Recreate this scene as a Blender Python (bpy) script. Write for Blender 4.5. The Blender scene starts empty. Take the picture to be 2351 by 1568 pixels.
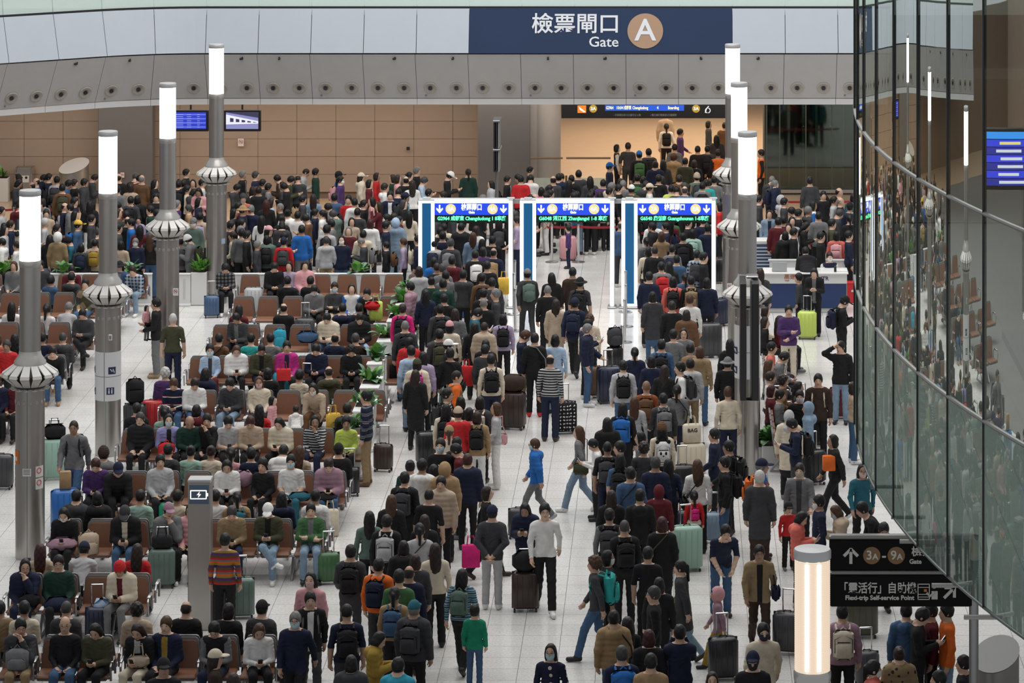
import bpy, math, random
import numpy as np
from mathutils import Vector, Matrix

# ---------------------------------------------------------------- camera, sky, lights, exposure
S = bpy.context.scene
COL = S.collection
F, H0, VX, VY = 7600.0, 15.0, 1547.0, -700.0      # focal length (px), eye height, vanishing point of the hall axis
cam_d = bpy.data.cameras.new('camera'); cam = bpy.data.objects.new('camera', cam_d); COL.objects.link(cam)
cam.location = (0, 0, H0); cam.rotation_euler = (math.pi / 2, 0, 0)
cam_d.sensor_width = 36; cam_d.lens = F / 2351 * 36
cam_d.shift_x = (1175.5 - VX) / 2351; cam_d.shift_y = (VY - 784) / 2351
cam_d.clip_end = 400
S.camera = cam
world = bpy.data.worlds.new('world'); S.world = world; world.use_nodes = True
bg = world.node_tree.nodes['Background']
bg.inputs[0].default_value = (0.93, 0.97, 1.0, 1); bg.inputs[1].default_value = 0.32
S.view_settings.view_transform = 'Standard'; S.view_settings.look = 'None'
S.view_settings.exposure = 0.32; S.view_settings.gamma = 1.0; S.view_settings.use_curve_mapping = False

def area(name, loc, size, power, color, rot=(0, 0, 0)):
    d = bpy.data.lights.new(name, 'AREA'); d.shape = 'RECTANGLE'; d.size, d.size_y = size
    d.energy = power; d.color = color
    o = bpy.data.objects.new(name, d); o.location = loc; o.rotation_euler = rot; COL.objects.link(o)
    return o
# skylights of the hall roof, and the downlights in the low ceiling behind the bulkhead
area('skylight_far', (-3, 80, 24), (34, 16), 6000, (1.0, 0.985, 0.96))
area('skylight_near', (-3, 56, 24), (34, 14), 3000, (1.0, 0.985, 0.96))
area('queue_downlights', (-8, 95.6, 3.85), (26, 2.2), 460, (1.0, 0.89, 0.77))
area('concourse_downlights', (1.5, 108, 4.08), (11, 16), 1000, (1.0, 0.80, 0.58))

# ---------------------------------------------------------------- helpers
def fx(x, Y): return (x - VX) * Y / F
def at(x, y, h=0.0):
    Y = F * (H0 - h) / (y - VY)
    return Vector((fx(x, Y), Y, h))
def atY(x, y, Y): return Vector((fx(x, Y), Y, H0 - (y - VY) * Y / F))

RGB = dict(bk=(.012, .012, .014), dg=(.045, .046, .05), gy=(.16, .16, .165), lg=(.42, .42, .43), wh=(.72, .71, .69), cr=(.62, .54, .42),
    bg=(.45, .35, .26), tn=(.33, .215, .115), kh=(.26, .185, .10), br=(.125, .062, .030), db=(.040, .024, .018), nv=(.012, .017, .042),
    bl=(.02, .13, .42), lb=(.36, .47, .62), dn=(.05, .10, .19), ld=(.20, .28, .37), tl=(.02, .11, .15), cy=(.03, .28, .40), aq=(.03, .36, .34),
    gn=(.05, .13, .05), eg=(.01, .22, .12), fg=(.012, .042, .030), sg=(.10, .15, .125), ol=(.055, .056, .030), mt=(.30, .46, .38), lm=(.50, .62, .12), yl=(.72, .46, .07),
    mu=(.30, .19, .03), rd=(.50, .022, .025), co=(.58, .13, .10), mr=(.10, .012, .018), pk=(.62, .31, .33), hp=(.62, .02, .18), mg=(.45, .03, .22), mv=(.32, .19, .24),
    pu=(.075, .035, .13), lv=(.36, .29, .42), pw=(.27, .26, .50), og=(.66, .13, .02), rs=(.24, .06, .018))
WORD = dict(bk='black', dg='charcoal', gy='grey', lg='light grey', wh='white', cr='cream', bg='beige', tn='tan', kh='khaki', br='brown', db='dark brown', nv='navy',
    bl='blue', lb='pale blue', dn='denim blue', ld='light denim', tl='dark teal', cy='turquoise', aq='aqua', gn='green', eg='emerald', fg='dark green', sg='sage green', ol='olive', mt='mint', lm='lime',
    yl='yellow', mu='mustard', rd='red', co='coral', mr='maroon', pk='pink', hp='hot pink', mg='magenta', mv='mauve', pu='purple', lv='lavender', pw='periwinkle', og='orange', rs='rust',
    SB='black and white striped', SN='navy striped', ST='teal patterned', PL='blue plaid', PG='grey plaid', ND='navy patterned', MU='rainbow striped', DT='navy polka-dot', LP='leopard print', CM='camouflage', PD='polka-dot', NY='cream patterned')
MATS = {}
def nodes_of(name):
    m = bpy.data.materials.new(name); m.use_nodes = True
    nt = m.node_tree; return m, nt, nt.nodes['Principled BSDF']
def mat(name, col, rough=.5, metal=0.0, noise=0.0, nscale=8.0, bump=0.0, bscale=60.0, emit=None, estr=0.0, spec=None, coat=0.0, coords='Object'):
    if name in MATS: return MATS[name]
    m, nt, b = nodes_of(name); L = nt.links; N = nt.nodes
    c4 = (*col, 1)
    b.inputs['Base Color'].default_value = c4; b.inputs['Roughness'].default_value = rough; b.inputs['Metallic'].default_value = metal
    if spec is not None: b.inputs['Specular IOR Level'].default_value = spec
    if coat: b.inputs['Coat Weight'].default_value = coat
    if noise or bump:
        tc = N.new('ShaderNodeTexCoord')
        if noise:
            nz = N.new('ShaderNodeTexNoise'); nz.inputs['Scale'].default_value = nscale; nz.inputs['Detail'].default_value = 4
            L.new(tc.outputs[coords], nz.inputs['Vector'])
            mx = N.new('ShaderNodeMix'); mx.data_type = 'RGBA'
            mx.inputs[6].default_value = tuple(max(0, v * (1 - noise)) for v in col) + (1,); mx.inputs[7].default_value = tuple(min(1, v * (1 + noise)) for v in col) + (1,)
            L.new(nz.outputs[0], mx.inputs[0]); L.new(mx.outputs[2], b.inputs['Base Color'])
        if bump:
            n2 = N.new('ShaderNodeTexNoise'); n2.inputs['Scale'].default_value = bscale; n2.inputs['Detail'].default_value = 3
            L.new(tc.outputs[coords], n2.inputs['Vector'])
            bp = N.new('ShaderNodeBump'); bp.inputs['Strength'].default_value = bump; bp.inputs['Distance'].default_value = .01
            L.new(n2.outputs[0], bp.inputs['Height']); L.new(bp.outputs[0], b.inputs['Normal'])
    if emit: b.inputs['Emission Color'].default_value = (*emit, 1); b.inputs['Emission Strength'].default_value = estr
    MATS[name] = m; return m

def fabric(c):
    if c in ('SB', 'SN', 'ST', 'PL', 'PG', 'ND', 'MU', 'DT', 'LP', 'CM', 'PD', 'NY'): return pattern(c)
    return mat('fabric_' + WORD[c].replace(' ', '_'), RGB[c], rough=.85, noise=.30, nscale=9, bump=.9, bscale=11, spec=.3)
def pattern(c):
    nm = 'fabric_' + WORD[c].replace(' ', '_').replace('-', '_')
    if nm in MATS: return MATS[nm]
    m, nt, b = nodes_of(nm); N, L = nt.nodes, nt.links
    b.inputs['Roughness'].default_value = .85; b.inputs['Specular IOR Level'].default_value = .25
    tc = N.new('ShaderNodeTexCoord'); sp = N.new('ShaderNodeSeparateXYZ'); L.new(tc.outputs['Object'], sp.inputs[0])
    def mth(op, a, k=None):
        n = N.new('ShaderNodeMath'); n.operation = op
        for i, v in enumerate((a, k)):
            if v is None: continue
            if isinstance(v, (int, float)): n.inputs[i].default_value = v
            else: L.new(v, n.inputs[i])
        return n.outputs[0]
    def ramp(fac, stops):
        r = N.new('ShaderNodeValToRGB'); r.color_ramp.interpolation = 'CONSTANT'; e = r.color_ramp.elements
        while len(e) < len(stops): e.new(.5)
        for i, (p, k) in enumerate(stops): e[i].position = p; e[i].color = (*RGB[k], 1)
        L.new(fac, r.inputs[0]); return r.outputs[0]
    zs = lambda per: mth('FRACT', mth('DIVIDE', mth('ADD', sp.outputs[2], 5), per))
    if c == 'SB': out = ramp(zs(.052), [(0, 'lg'), (.5, 'bk')])
    elif c == 'SN': out = ramp(zs(.16), [(0, 'nv'), (.62, 'wh'), (.72, 'rd'), (.8, 'nv')])
    elif c == 'ST': out = ramp(zs(.075), [(0, 'tl'), (.4, 'lb'), (.55, 'dn'), (.8, 'lg')])
    elif c == 'MU': out = ramp(zs(.20), [(0, 'mu'), (.15, 'og'), (.3, 'gy'), (.45, 'rd'), (.6, 'br'), (.8, 'pu')])
    elif c == 'ND': out = ramp(zs(.13), [(0, 'nv'), (.35, 'gy'), (.5, 'nv'), (.6, 'gy'), (.72, 'nv')])
    elif c == 'NY': out = ramp(zs(.9), [(0, 'cr'), (.40, 'gy'), (.43, 'cr'), (.48, 'gy'), (.50, 'cr')])
    elif c in ('PL', 'PG'):
        x = mth('FRACT', mth('DIVIDE', mth('ADD', sp.outputs[0], 5), .085)); f = mth('MULTIPLY', mth('ADD', mth('GREATER_THAN', x, .55), mth('GREATER_THAN', zs(.085), .55)), .5)
        out = ramp(f, [(0, 'lg'), (.3, 'ld'), (.8, 'nv')] if c == 'PL' else [(0, 'gy'), (.3, 'dg'), (.8, 'bk')])
    else:
        v = N.new('ShaderNodeTexVoronoi'); v.inputs['Scale'].default_value = {'DT': 9, 'PD': 14, 'LP': 11, 'CM': 6}[c]
        if c in ('DT', 'PD'): v.inputs['Randomness'].default_value = .25
        L.new(tc.outputs['Object'], v.inputs['Vector'])
        if c == 'CM': out = ramp(v.outputs['Color'], [(0, 'ol'), (.4, 'kh'), (.7, 'dg')])
        else: out = ramp(v.outputs['Distance'], {'DT': [(0, 'cr'), (.26, 'nv')], 'PD': [(0, 'wh'), (.22, 'bk')], 'LP': [(0, 'db'), (.3, 'kh')]}[c])
    L.new(out, b.inputs['Base Color']); MATS[nm] = m; return m
SKIN = [mat('skin_light', (.62, .40, .29), rough=.5, noise=.1), mat('skin_medium', (.53, .33, .235), rough=.5, noise=.1), mat('skin_tanned', (.36, .21, .14), rough=.5, noise=.1)]
HAIRC = dict(bk=(.008, .007, .007), db=(.022, .013, .010), br=(.065, .030, .016), mr=(.045, .012, .012), dg=(.045, .043, .042), gy=(.17, .165, .16), wh=(.48, .47, .45), tn=(.2, .11, .07))
HWORD = dict(bk='black', db='dark brown', br='brown', mr='auburn', dg='greying', gy='grey', wh='white', tn='fair')
def hairmat(c): return mat('hair_' + HWORD[c], HAIRC[c], rough=.5, noise=.35, nscale=40, bump=.5, bscale=45, spec=.35)
M_EYE = mat('eye_dark', (.012, .009, .008), rough=.3); M_LIP = mat('lips', (.30, .11, .09), rough=.5)
M_SHOES = {k: mat('shoes_' + WORD[k].replace(' ', '_'), RGB[k], rough=.55, noise=.15) for k in ('bk', 'wh', 'gy', 'br', 'rd', 'tn', 'db', 'lg')}
STEEL = mat('brushed_steel', (.36, .355, .35), rough=.34, metal=.85, noise=.08, nscale=3)
CHROME = mat('polished_metal', (.62, .62, .63), rough=.2, metal=1)
DARKM = mat('dark_plastic', (.018, .018, .02), rough=.4); WHITEM = mat('white_laminate', (.66, .66, .65), rough=.4); GREYM = mat('grey_plastic', (.20, .20, .205), rough=.45)

def tag(o, label=None, cat=None, group=None, kind=None):
    if label: o['label'] = label
    if cat: o['category'] = cat
    if group: o['group'] = group
    if kind: o['kind'] = kind
    return o
def empty(name, loc=(0, 0, 0), rz=0.0):
    o = bpy.data.objects.new(name, None); o.location = loc; o.rotation_euler = (0, 0, rz); COL.objects.link(o); o.empty_display_size = .1; return o
def obj(name, me, parent=None, loc=(0, 0, 0), rot=(0, 0, 0), scale=(1, 1, 1)):
    o = bpy.data.objects.new(name, me); COL.objects.link(o); o.parent = parent; o.location = loc; o.rotation_euler = rot; o.scale = scale; return o
class MB:
    """collects simple solids into one mesh"""
    def __init__(s): s.v = []; s.f = []; s.m = []; s.mi = 0
    def add(s, vs, fs):
        n = len(s.v); s.v += [tuple(v) for v in vs]; s.f += [tuple(i + n for i in f) for f in fs]; s.m += [s.mi] * len(fs); return s
    def box(s, c, d, bev=0.0, M=None):
        x, y, z = (k / 2 for k in d); b = min(bev, x * .9, y * .9, z * .9)
        if b <= 0:
            vs = [(i * x, j * y, k * z) for i in (-1, 1) for j in (-1, 1) for k in (-1, 1)]
            fs = [(0, 1, 3, 2), (4, 6, 7, 5), (0, 4, 5, 1), (2, 3, 7, 6), (0, 2, 6, 4), (1, 5, 7, 3)]
        else:
            out = []; rings = [(x - b, y - b, -z), (x, y, -z + b), (x, y, z - b), (x - b, y - b, z)]
            for (rx, ry, rz) in rings:
                out += [(rx - b, -ry, rz), (rx, -ry + b, rz), (rx, ry - b, rz), (rx - b, ry, rz), (-rx + b, ry, rz), (-rx, ry - b, rz), (-rx, -ry + b, rz), (-rx + b, -ry, rz)]
            vs = out; fs = [tuple(range(7, -1, -1)), tuple(range(24, 32))]
            for r in range(3):
                for i in range(8): j = (i + 1) % 8; fs.append((r * 8 + i, r * 8 + j, r * 8 + 8 + j, r * 8 + 8 + i))
        c = Vector(c)
        vs = [(M @ Vector(v) if M else Vector(v)) + c for v in vs]
        return s.add(vs, fs)
    def tube(s, pts, r, n=8, closed=False):
        pts = [Vector(p) for p in pts]; rs = r if isinstance(r, (list, tuple)) else [r] * len(pts)
        rings = []; up = None
        for i, p in enumerate(pts):
            d = (pts[min(i + 1, len(pts) - 1)] - pts[max(i - 1, 0)])
            if closed: d = pts[(i + 1) % len(pts)] - pts[i - 1]
            d = d.normalized() if d.length > 1e-9 else Vector((0, 0, 1))
            if up is None: up = Vector((0, 0, 1)) if abs(d.z) < .9 else Vector((1, 0, 0))
            a = d.cross(up).normalized(); bb = d.cross(a).normalized(); up = bb.cross(d) if False else up
            rings.append([p + (a * math.cos(t) + bb * math.sin(t)) * rs[i] for t in (2 * math.pi * k / n for k in range(n))])
        vs = [v for g in rings for v in g]; fs = []
        m = len(rings)
        for i in range(m if closed else m - 1):
            for k in range(n): k2 = (k + 1) % n; i2 = (i + 1) % m; fs.append((i * n + k, i * n + k2, i2 * n + k2, i2 * n + k))
        if not closed: fs += [tuple(range(n - 1, -1, -1)), tuple(range((m - 1) * n, m * n))]
        return s.add(vs, fs)
    def lathe(s, prof, n=24, c=(0, 0, 0), a0=0.0, a1=None):
        vs = []; full = a1 is None; a1 = a0 + 2 * math.pi if full else a1; nn = n if full else n + 1
        for (r, z) in prof:
            for k in range(nn): t = a0 + (a1 - a0) * k / n; vs.append((c[0] + r * math.cos(t), c[1] + r * math.sin(t), c[2] + z))
        fs = []
        for i in range(len(prof) - 1):
            for k in range(n): k2 = (k + 1) % nn; fs.append((i * nn + k, i * nn + k2, (i + 1) * nn + k2, (i + 1) * nn + k))
        return s.add(vs, fs)
    def prism(s, poly, y0, y1):                      # polygon in x,z extruded along y
        n = len(poly); vs = [(x, y0, z) for x, z in poly] + [(x, y1, z) for x, z in poly]
        fs = [tuple(range(n)), tuple(range(2 * n - 1, n - 1, -1))] + [(i, i + n, (i + 1) % n + n, (i + 1) % n) for i in range(n)]
        return s.add(vs, fs)
    def ball(s, c, r, nu=10, nv=6, M=None):
        r = (r, r, r) if isinstance(r, (int, float)) else r; vs = []; c = Vector(c)
        for j in range(nv + 1):
            t = math.pi * j / nv
            for i in range(nu): u = 2 * math.pi * i / nu; p = Vector((r[0] * math.sin(t) * math.cos(u), r[1] * math.sin(t) * math.sin(u), r[2] * math.cos(t))); vs.append((M @ p if M else p) + c)
        fs = [(j * nu + i, (j + 1) * nu + i, (j + 1) * nu + (i + 1) % nu, j * nu + (i + 1) % nu) for j in range(nv) for i in range(nu)]
        return s.add(vs, fs)
    def mesh(s, name, mats, smooth=None):
        me = bpy.data.meshes.new(name); me.from_pydata([tuple(v) for v in s.v], [], s.f)
        mats = mats if isinstance(mats, (list, tuple)) else [mats]
        for m in mats: me.materials.append(m)
        if len(mats) > 1: me.polygons.foreach_set('material_index', s.m)
        me.validate(); me.update()
        if smooth is not None:
            me.polygons.foreach_set('use_smooth', [True] * len(me.polygons))
            try: me.set_sharp_from_angle(angle=math.radians(smooth))
            except Exception: pass
        return me
    def build(s, name, mats, parent=None, loc=(0, 0, 0), rot=(0, 0, 0), smooth=None): return obj(name, s.mesh(name, mats, smooth), parent, loc, rot)
def copy_tree(o, loc=None, rz=None):
    c = o.copy(); COL.objects.link(c)
    if loc is not None: c.location = loc
    if rz is not None: c.rotation_euler = (0, 0, rz)
    for ch in o.children:
        k = ch.copy(); COL.objects.link(k); k.parent = c
        for g in ch.children:
            q = g.copy(); COL.objects.link(q); q.parent = k
    return c
TXT = {}
def text_mesh(body, size, bold=0.0, align='CENTER', ext=.002):
    k = (body, size, bold, align)
    if k in TXT: return TXT[k]
    c = bpy.data.curves.new('txt', 'FONT'); c.body = body; c.size = size; c.align_x = align; c.align_y = 'CENTER'; c.offset = bold; c.extrude = ext; c.resolution_u = 3
    o = bpy.data.objects.new('txt', c); COL.objects.link(o)
    bpy.context.view_layer.update()
    me = bpy.data.meshes.new_from_object(o.evaluated_get(bpy.context.evaluated_depsgraph_get())); bpy.data.objects.remove(o); bpy.data.curves.remove(c)
    TXT[k] = me; return me
def text(name, body, size, loc, m, parent=None, bold=0.0, align='CENTER', rot=(math.pi / 2, 0, 0), width=None):
    me = text_mesh(body, size, bold, align).copy(); me.materials.clear(); me.materials.append(m)
    o = obj(name, me, parent, loc, rot)
    if width:
        xs = [v.co.x for v in me.vertices]; k = width / max(1e-6, max(xs) - min(xs)); o.scale = (k, 1, 1)
    return o
def emis(name, col, s): return mat(name, (0.02, 0.02, 0.02), rough=.5, emit=col, estr=s)
# ---------------------------------------------------------------- figures: one continuous skin per pose, from a smooth distance field
def rotx(a): c, s = math.cos(a), math.sin(a); return np.array([[1, 0, 0], [0, c, -s], [0, s, c]], dtype=np.float32)
def rotz(a): c, s = math.cos(a), math.sin(a); return np.array([[c, -s, 0], [s, c, 0], [0, 0, 1]], dtype=np.float32)
def A(*v): return np.array(v, dtype=np.float32)
def sd_cone(p, a, b, ra, rb, sy=1.0):
    if sy != 1.0: q = A(1, 1 / sy, 1); p = p * q; a = a * q; b = b * q
    ba = b - a; pa = p - a; t = np.clip(pa @ ba / (ba @ ba + 1e-12), 0, 1)
    d = np.sqrt(((pa - t[:, None] * ba) ** 2).sum(1)) - (ra + t * (rb - ra))
    return d * (sy if sy < 1 else 1)
def sd_ell(p, c, r):
    q = p - c; k0 = np.sqrt(((q / r) ** 2).sum(1)); k1 = np.sqrt(((q / (r * r)) ** 2).sum(1)) + 1e-9
    return k0 * (k0 - 1) / k1
def smin(a, b, k):
    h = np.maximum(k - np.abs(a - b), 0) / k
    return np.minimum(a, b) - h * h * k * .25
def surface(f, lo, hi, vox):
    """naive surface nets of f<0"""
    n = np.ceil((hi - lo) / vox).astype(int) + 1
    ax = [lo[i] + vox * np.arange(n[i]) for i in range(3)]
    G = np.stack(np.meshgrid(*ax, indexing='ij'), -1).astype(np.float32)
    Gc = G[::2, ::2, ::2]; Vc = f(Gc.reshape(-1, 3)).reshape(Gc.shape[:3])      # coarse pass, then refine near the skin only
    V = np.repeat(np.repeat(np.repeat(Vc, 2, 0), 2, 1), 2, 2)[:n[0], :n[1], :n[2]].copy(); nb = np.abs(V) < 4.2 * vox
    V[nb] = f(G[nb])
    ins = V < 0
    c = [ins[i:n[0] - 1 + i, j:n[1] - 1 + j, k:n[2] - 1 + k] for i in (0, 1) for j in (0, 1) for k in (0, 1)]
    s = sum(x.astype(np.int8) for x in c); act = (s > 0) & (s < 8)
    idx = -np.ones(act.shape, int); cells = np.argwhere(act); idx[act] = np.arange(len(cells))
    acc = np.zeros((len(cells), 3)); cnt = np.zeros(len(cells))
    cor = [(i, j, k) for i in (0, 1) for j in (0, 1) for k in (0, 1)]
    for a in range(8):
        for b in range(a + 1, 8):
            if sum(abs(cor[a][i] - cor[b][i]) for i in range(3)) != 1: continue
            va = V[tuple((cells + cor[a]).T)]; vb = V[tuple((cells + cor[b]).T)]; m = (va < 0) != (vb < 0)
            t = np.where(m, va / (va - vb + 1e-12), 0)[:, None]
            acc += np.where(m[:, None], np.array(cor[a]) * (1 - t) + np.array(cor[b]) * t, 0); cnt += m
    P = lo + vox * (cells + acc / cnt[:, None])
    P = P.astype(np.float32); e = np.float32(vox * .5); I3 = np.eye(3, dtype=np.float32)
    for _ in range(2):
        d = f(P); g = np.stack([f(P + I3[i] * e) - f(P - I3[i] * e) for i in range(3)], 1) / (2 * e)
        g2 = (g * g).sum(1) + 1e-6; st = np.clip(d / g2, -vox * .5, vox * .5); P = P - g * st[:, None]
    Fs = []
    for d in range(3):
        o = [0, 1, 2]; o.remove(d); u, w = o
        sl = [slice(None)] * 3; sl2 = [slice(None)] * 3; sl[d] = slice(0, n[d] - 1); sl2[d] = slice(1, n[d])
        ch = ins[tuple(sl)] != ins[tuple(sl2)]; E = np.argwhere(ch)
        E = E[(E[:, u] > 0) & (E[:, w] > 0) & (E[:, u] < n[u] - 1) & (E[:, w] < n[w] - 1)]
        flip = ins[tuple(E.T)]
        def off(du, dw): q = E.copy(); q[:, u] += du; q[:, w] += dw; return idx[tuple(q.T)]
        q = np.stack([off(-1, -1), off(0, -1), off(0, 0), off(-1, 0)], 1)
        if d == 1: q = q[:, ::-1]
        q[~flip] = q[~flip][:, ::-1]; Fs.append(q)
    return P, np.concatenate(Fs)

def arms(el, wl, er=None, wr=None):
    er = er if er else (-el[0], el[1], el[2]); wr = wr if wr else (-wl[0], wl[1], wl[2]); return dict(eL=A(*el), wL=A(*wl), eR=A(*er), wR=A(*wr))
STL = dict(pel=A(0, 0, .95), kL=A(.10, -.012, .50), aL=A(.108, .02, .09), kR=A(-.10, -.012, .50), aR=A(-.108, .02, .09))
WKL = dict(pel=A(0, 0, .935), kL=A(.09, -.19, .53), aL=A(.09, -.30, .10), kR=A(-.09, .03, .49), aR=A(-.09, .31, .16))
SIL = dict(pel=A(0, 0, .55), kL=A(.115, -.44, .525), aL=A(.12, -.42, .09), kR=A(-.115, -.44, .525), aR=A(-.12, -.42, .09))
POSES = {
 'st': dict(STL, **arms((.225, .03, .165), (.235, -.035, -.075))),
 'ph': dict(STL, **arms((.205, -.02, .15), (.055, -.27, .22)), pitch=30),
 'hd': dict(STL, **arms((.22, -.03, .17), (.23, -.23, .03), (-.225, .03, .165), (-.235, -.03, -.07))),
 'bk': dict(STL, **arms((.24, .09, .17), (.06, .18, -.02))),
 'wk': dict(WKL, **arms((.225, .09, .175), (.225, .11, -.06), (-.225, -.04, .165), (-.215, -.20, -.02)), lean=4),
 'wp': dict(WKL, **arms((.235, .13, .18), (.25, .25, -.03), (-.225, -.02, .165), (-.215, -.12, -.05)), lean=3),
 'up': dict(STL, **arms((.19, -.17, .24), (.075, -.19, .50)), pitch=-4),
 'ar': dict(STL, **arms((.215, -.07, .16), (-.06, -.19, .2), (-.215, -.07, .16), (.06, -.17, .16))),
 'le': dict(STL, **arms((.2, -.16, .25), (.12, -.36, .20)), lean=42, pitch=10),
 'hh': dict(STL, **arms((.225, .03, .165), (.235, -.03, -.07), (-.33, -.08, .50), (-.13, -.10, .64)), yaw=-20),
 'cb': dict(STL, **arms((.205, -.03, .15), (-.02, -.25, .05), (-.205, -.05, .15), (.05, -.26, .20))),
 'si': dict(SIL, **arms((.205, .0, .14), (.10, -.25, .05)), lean=2, pitch=4),
 'sp': dict(SIL, **arms((.20, -.05, .13), (.05, -.27, .17)), lean=10, pitch=32),
 'sf': dict(SIL, **arms((.19, -.20, .16), (.07, -.36, -.02)), lean=32, pitch=14),
 'sx': dict(SIL, **dict(arms((.20, -.04, .14), (.05, -.27, .19)), kR=A(-.04, -.45, .62), aR=A(.17, -.50, .36)), lean=2, pitch=26),
 'sa': dict(SIL, **arms((.215, -.06, .15), (-.06, -.20, .17), (-.215, -.06, .15), (.06, -.18, .13)), lean=-5, pitch=8),
 'sc': dict(SIL, **arms((.17, -.20, .20), (.045, -.17, .46), (-.205, -.02, .14), (-.06, -.26, .06)), lean=8, pitch=10, yaw=14),
}
BUILDS = {  # torso extra, arm extra, hem, trouser extra, hood, quilt, coat length
 't': (0, 0, -.06, .010, 0, 0, 0), 'j': (.016, .011, -.13, .008, 0, 0, 0), 'h': (.014, .011, -.09, .008, 1, 0, 0), 'p': (.036, .024, -.11, .004, 1, 1, 0),
 'c': (.022, .014, -.20, .004, 0, 0, 1), 'd': (.0, .0, -.05, .0, 0, 0, 2)}
BODY = {}
def frame_of(ps):
    Rt = rotz(math.radians(ps.get('twist', 0))) @ rotx(math.radians(ps.get('lean', 0)))
    Rh = Rt @ rotx(-math.radians(ps.get('lean', 0)) * .75) @ rotz(math.radians(ps.get('yaw', 0))) @ rotx(math.radians(ps.get('pitch', 0)))
    pel = ps['pel']; neck = pel + Rt @ A(0, .012, .50); hc = neck + Rh @ A(0, -.018, .125)
    return Rt, Rh, hc
def make_body(pose, build, kid=False, lo=False):
    key = (pose, build, kid, lo)
    if key in BODY: return BODY[key]
    ps = POSES[pose]; te, ae, hem, pe, hood, quilt, coat = BUILDS[build]; Rt, Rh, hc = frame_of(ps); pel = ps['pel']; sit = pose[0] == 's' and pose != 'st'
    hs = 1.22 if kid else 1.0
    if kid: hc = hc + Rh @ A(0, 0, .02)
    T = lambda v: pel + Rt @ np.asarray(v, np.float32)
    SKN, TOP, UP, FORE, INN, PAN, SHO, EYE, LIP = range(9)
    pr = []      # (group, fn, k)
    wt = lambda fn: (lambda p: fn((p - pel) @ Rt))
    wh_ = lambda fn: (lambda p: fn(((p - hc) @ Rh) / hs) * hs)
    q = (lambda p: .011 * np.abs(np.sin((p[:, 2]) * math.pi / .085))) if quilt else (lambda p: 0)
    pr.append((TOP, wt(lambda p: sd_cone(p, A(0, 0, .12), A(0, .005, .36), .132 + te, .150 + te, .66) - q(p)), .04))
    pr.append((TOP, wt(lambda p: sd_cone(p, A(0, 0, hem + .09 if not sit else .0), A(0, 0, .14), .140 + te, .132 + te, .70) - q(p)), .04))
    pr.append((TOP, wt(lambda p: sd_cone(p, A(-.145, .012, .412), A(.145, .012, .412), .058 + te * .8, .058 + te * .8)), .05))
    if coat == 1 and not sit: pr.append((TOP, wt(lambda p: sd_cone(p, A(0, .01, -.36), A(0, 0, .02), .185, .15 + te, .74)), .04))
    if coat == 2 and not sit: pr.append((PAN, wt(lambda p: sd_cone(p, A(0, .0, -.40), A(0, 0, -.02), .20, .14, .8)), .03))
    if hood: pr.append((TOP, wt(lambda p: sd_ell(p, A(0, .105, .415), A(.125, .065, .085))), .03))
    pr.append((TOP if te else SKN, wt(lambda p: sd_cone(p, A(0, .012, .43), A(0, .008, .50 if build in 'jpc' else .475), .070, .070 if build in 'jpc' else .060)), .015))
    pr.append((PAN, wt(lambda p: sd_cone(p, A(-.06, .005, -.03), A(.06, .005, -.03), .118, .118, .88)), .03))
    neck0, neck1 = T((0, .012, .43)), hc + Rh @ A(0, .018, -.07)
    pr.append((SKN, lambda p: sd_cone(p, neck0, neck1, .054, .050), .02))
    pr.append((SKN, wh_(lambda p: sd_ell(p, A(0, .006, .012), A(.077, .097, .110))), .02))
    pr.append((SKN, wh_(lambda p: sd_ell(p, A(0, -.026, -.058), A(.056, .066, .066))), .04))
    pr.append((SKN, wh_(lambda p: sd_cone(p, A(0, -.088, .008), A(0, -.101, -.028), .010, .0155)), .014))
    for sx in (-1, 1): pr.append((SKN, wh_(lambda p, sx=sx: sd_ell(p, A(sx * .079, .008, -.008), A(.011, .020, .030))), .008))
    hands = []
    for s, e, w in ((1, 'eL', 'wL'), (-1, 'eR', 'wR')):
        sh = T((s * .172, .012, .395)); el = T(ps[e]); wr = T(ps[w])
        pr.append((UP, lambda p, a=sh, b=el: sd_cone(p, a, b, .057 + ae, .047 + ae) - (.006 * np.abs(np.sin(p[:, 2] * math.pi / .085)) if quilt else 0), .03))
        pr.append((FORE, lambda p, a=el, b=wr: sd_cone(p, a, b, .046 + ae, .034 + ae * .9), .02))
        d = wr - el; d = d / np.linalg.norm(d); pe2 = wr + d * .075
        pr.append((SKN, lambda p, a=wr, b=pe2: sd_cone(p, a, b, .026, .034), .015)); hands.append((s, wr, d))
        hip = pel + A(s * .088, 0, -.03); k = ps['k' + ('L' if s > 0 else 'R')]; a_ = ps['a' + ('L' if s > 0 else 'R')]
        pr.append((PAN, lambda p, a=hip, b=k: sd_cone(p, a, b, .088 + pe * .5, .060 + pe), .025))
        pr.append((PAN, lambda p, a=k, b=a_: sd_cone(p, a, b, .060 + pe, .045 + pe * 2), .02))
        heel = a_ + A(0, .03, -.045); toe = a_ + A(s * .012, -.155, -.052)
        if pose == 'sx' and s < 0: heel = a_ + A(.03, .02, -.03); toe = a_ + A(.12, -.10, -.02)
        if ps is not None and a_[2] > .13 and not sit: heel = a_ + A(0, .05, -.01); toe = a_ + A(0, -.10, -.115)
        pr.append((SHO, lambda p, a=heel, b=toe: sd_cone(p, a, b, .043, .040), .02))
    def folds(p, g):                      # cloth folds
        x, y, z = p[:, 0], p[:, 1], p[:, 2]
        if g == PAN: return .0040 * np.sin(62 * z + 9 * np.sin(14 * x + 2) + 20 * y) * np.sin(23 * x + 17 * y + 9 * z)
        return .0045 * np.sin(58 * z + 5 * np.sin(13 * x) + 24 * y + 3 * np.sin(21 * z)) * np.sin(19 * x + 11 * z + 8 * y + 1)
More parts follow.
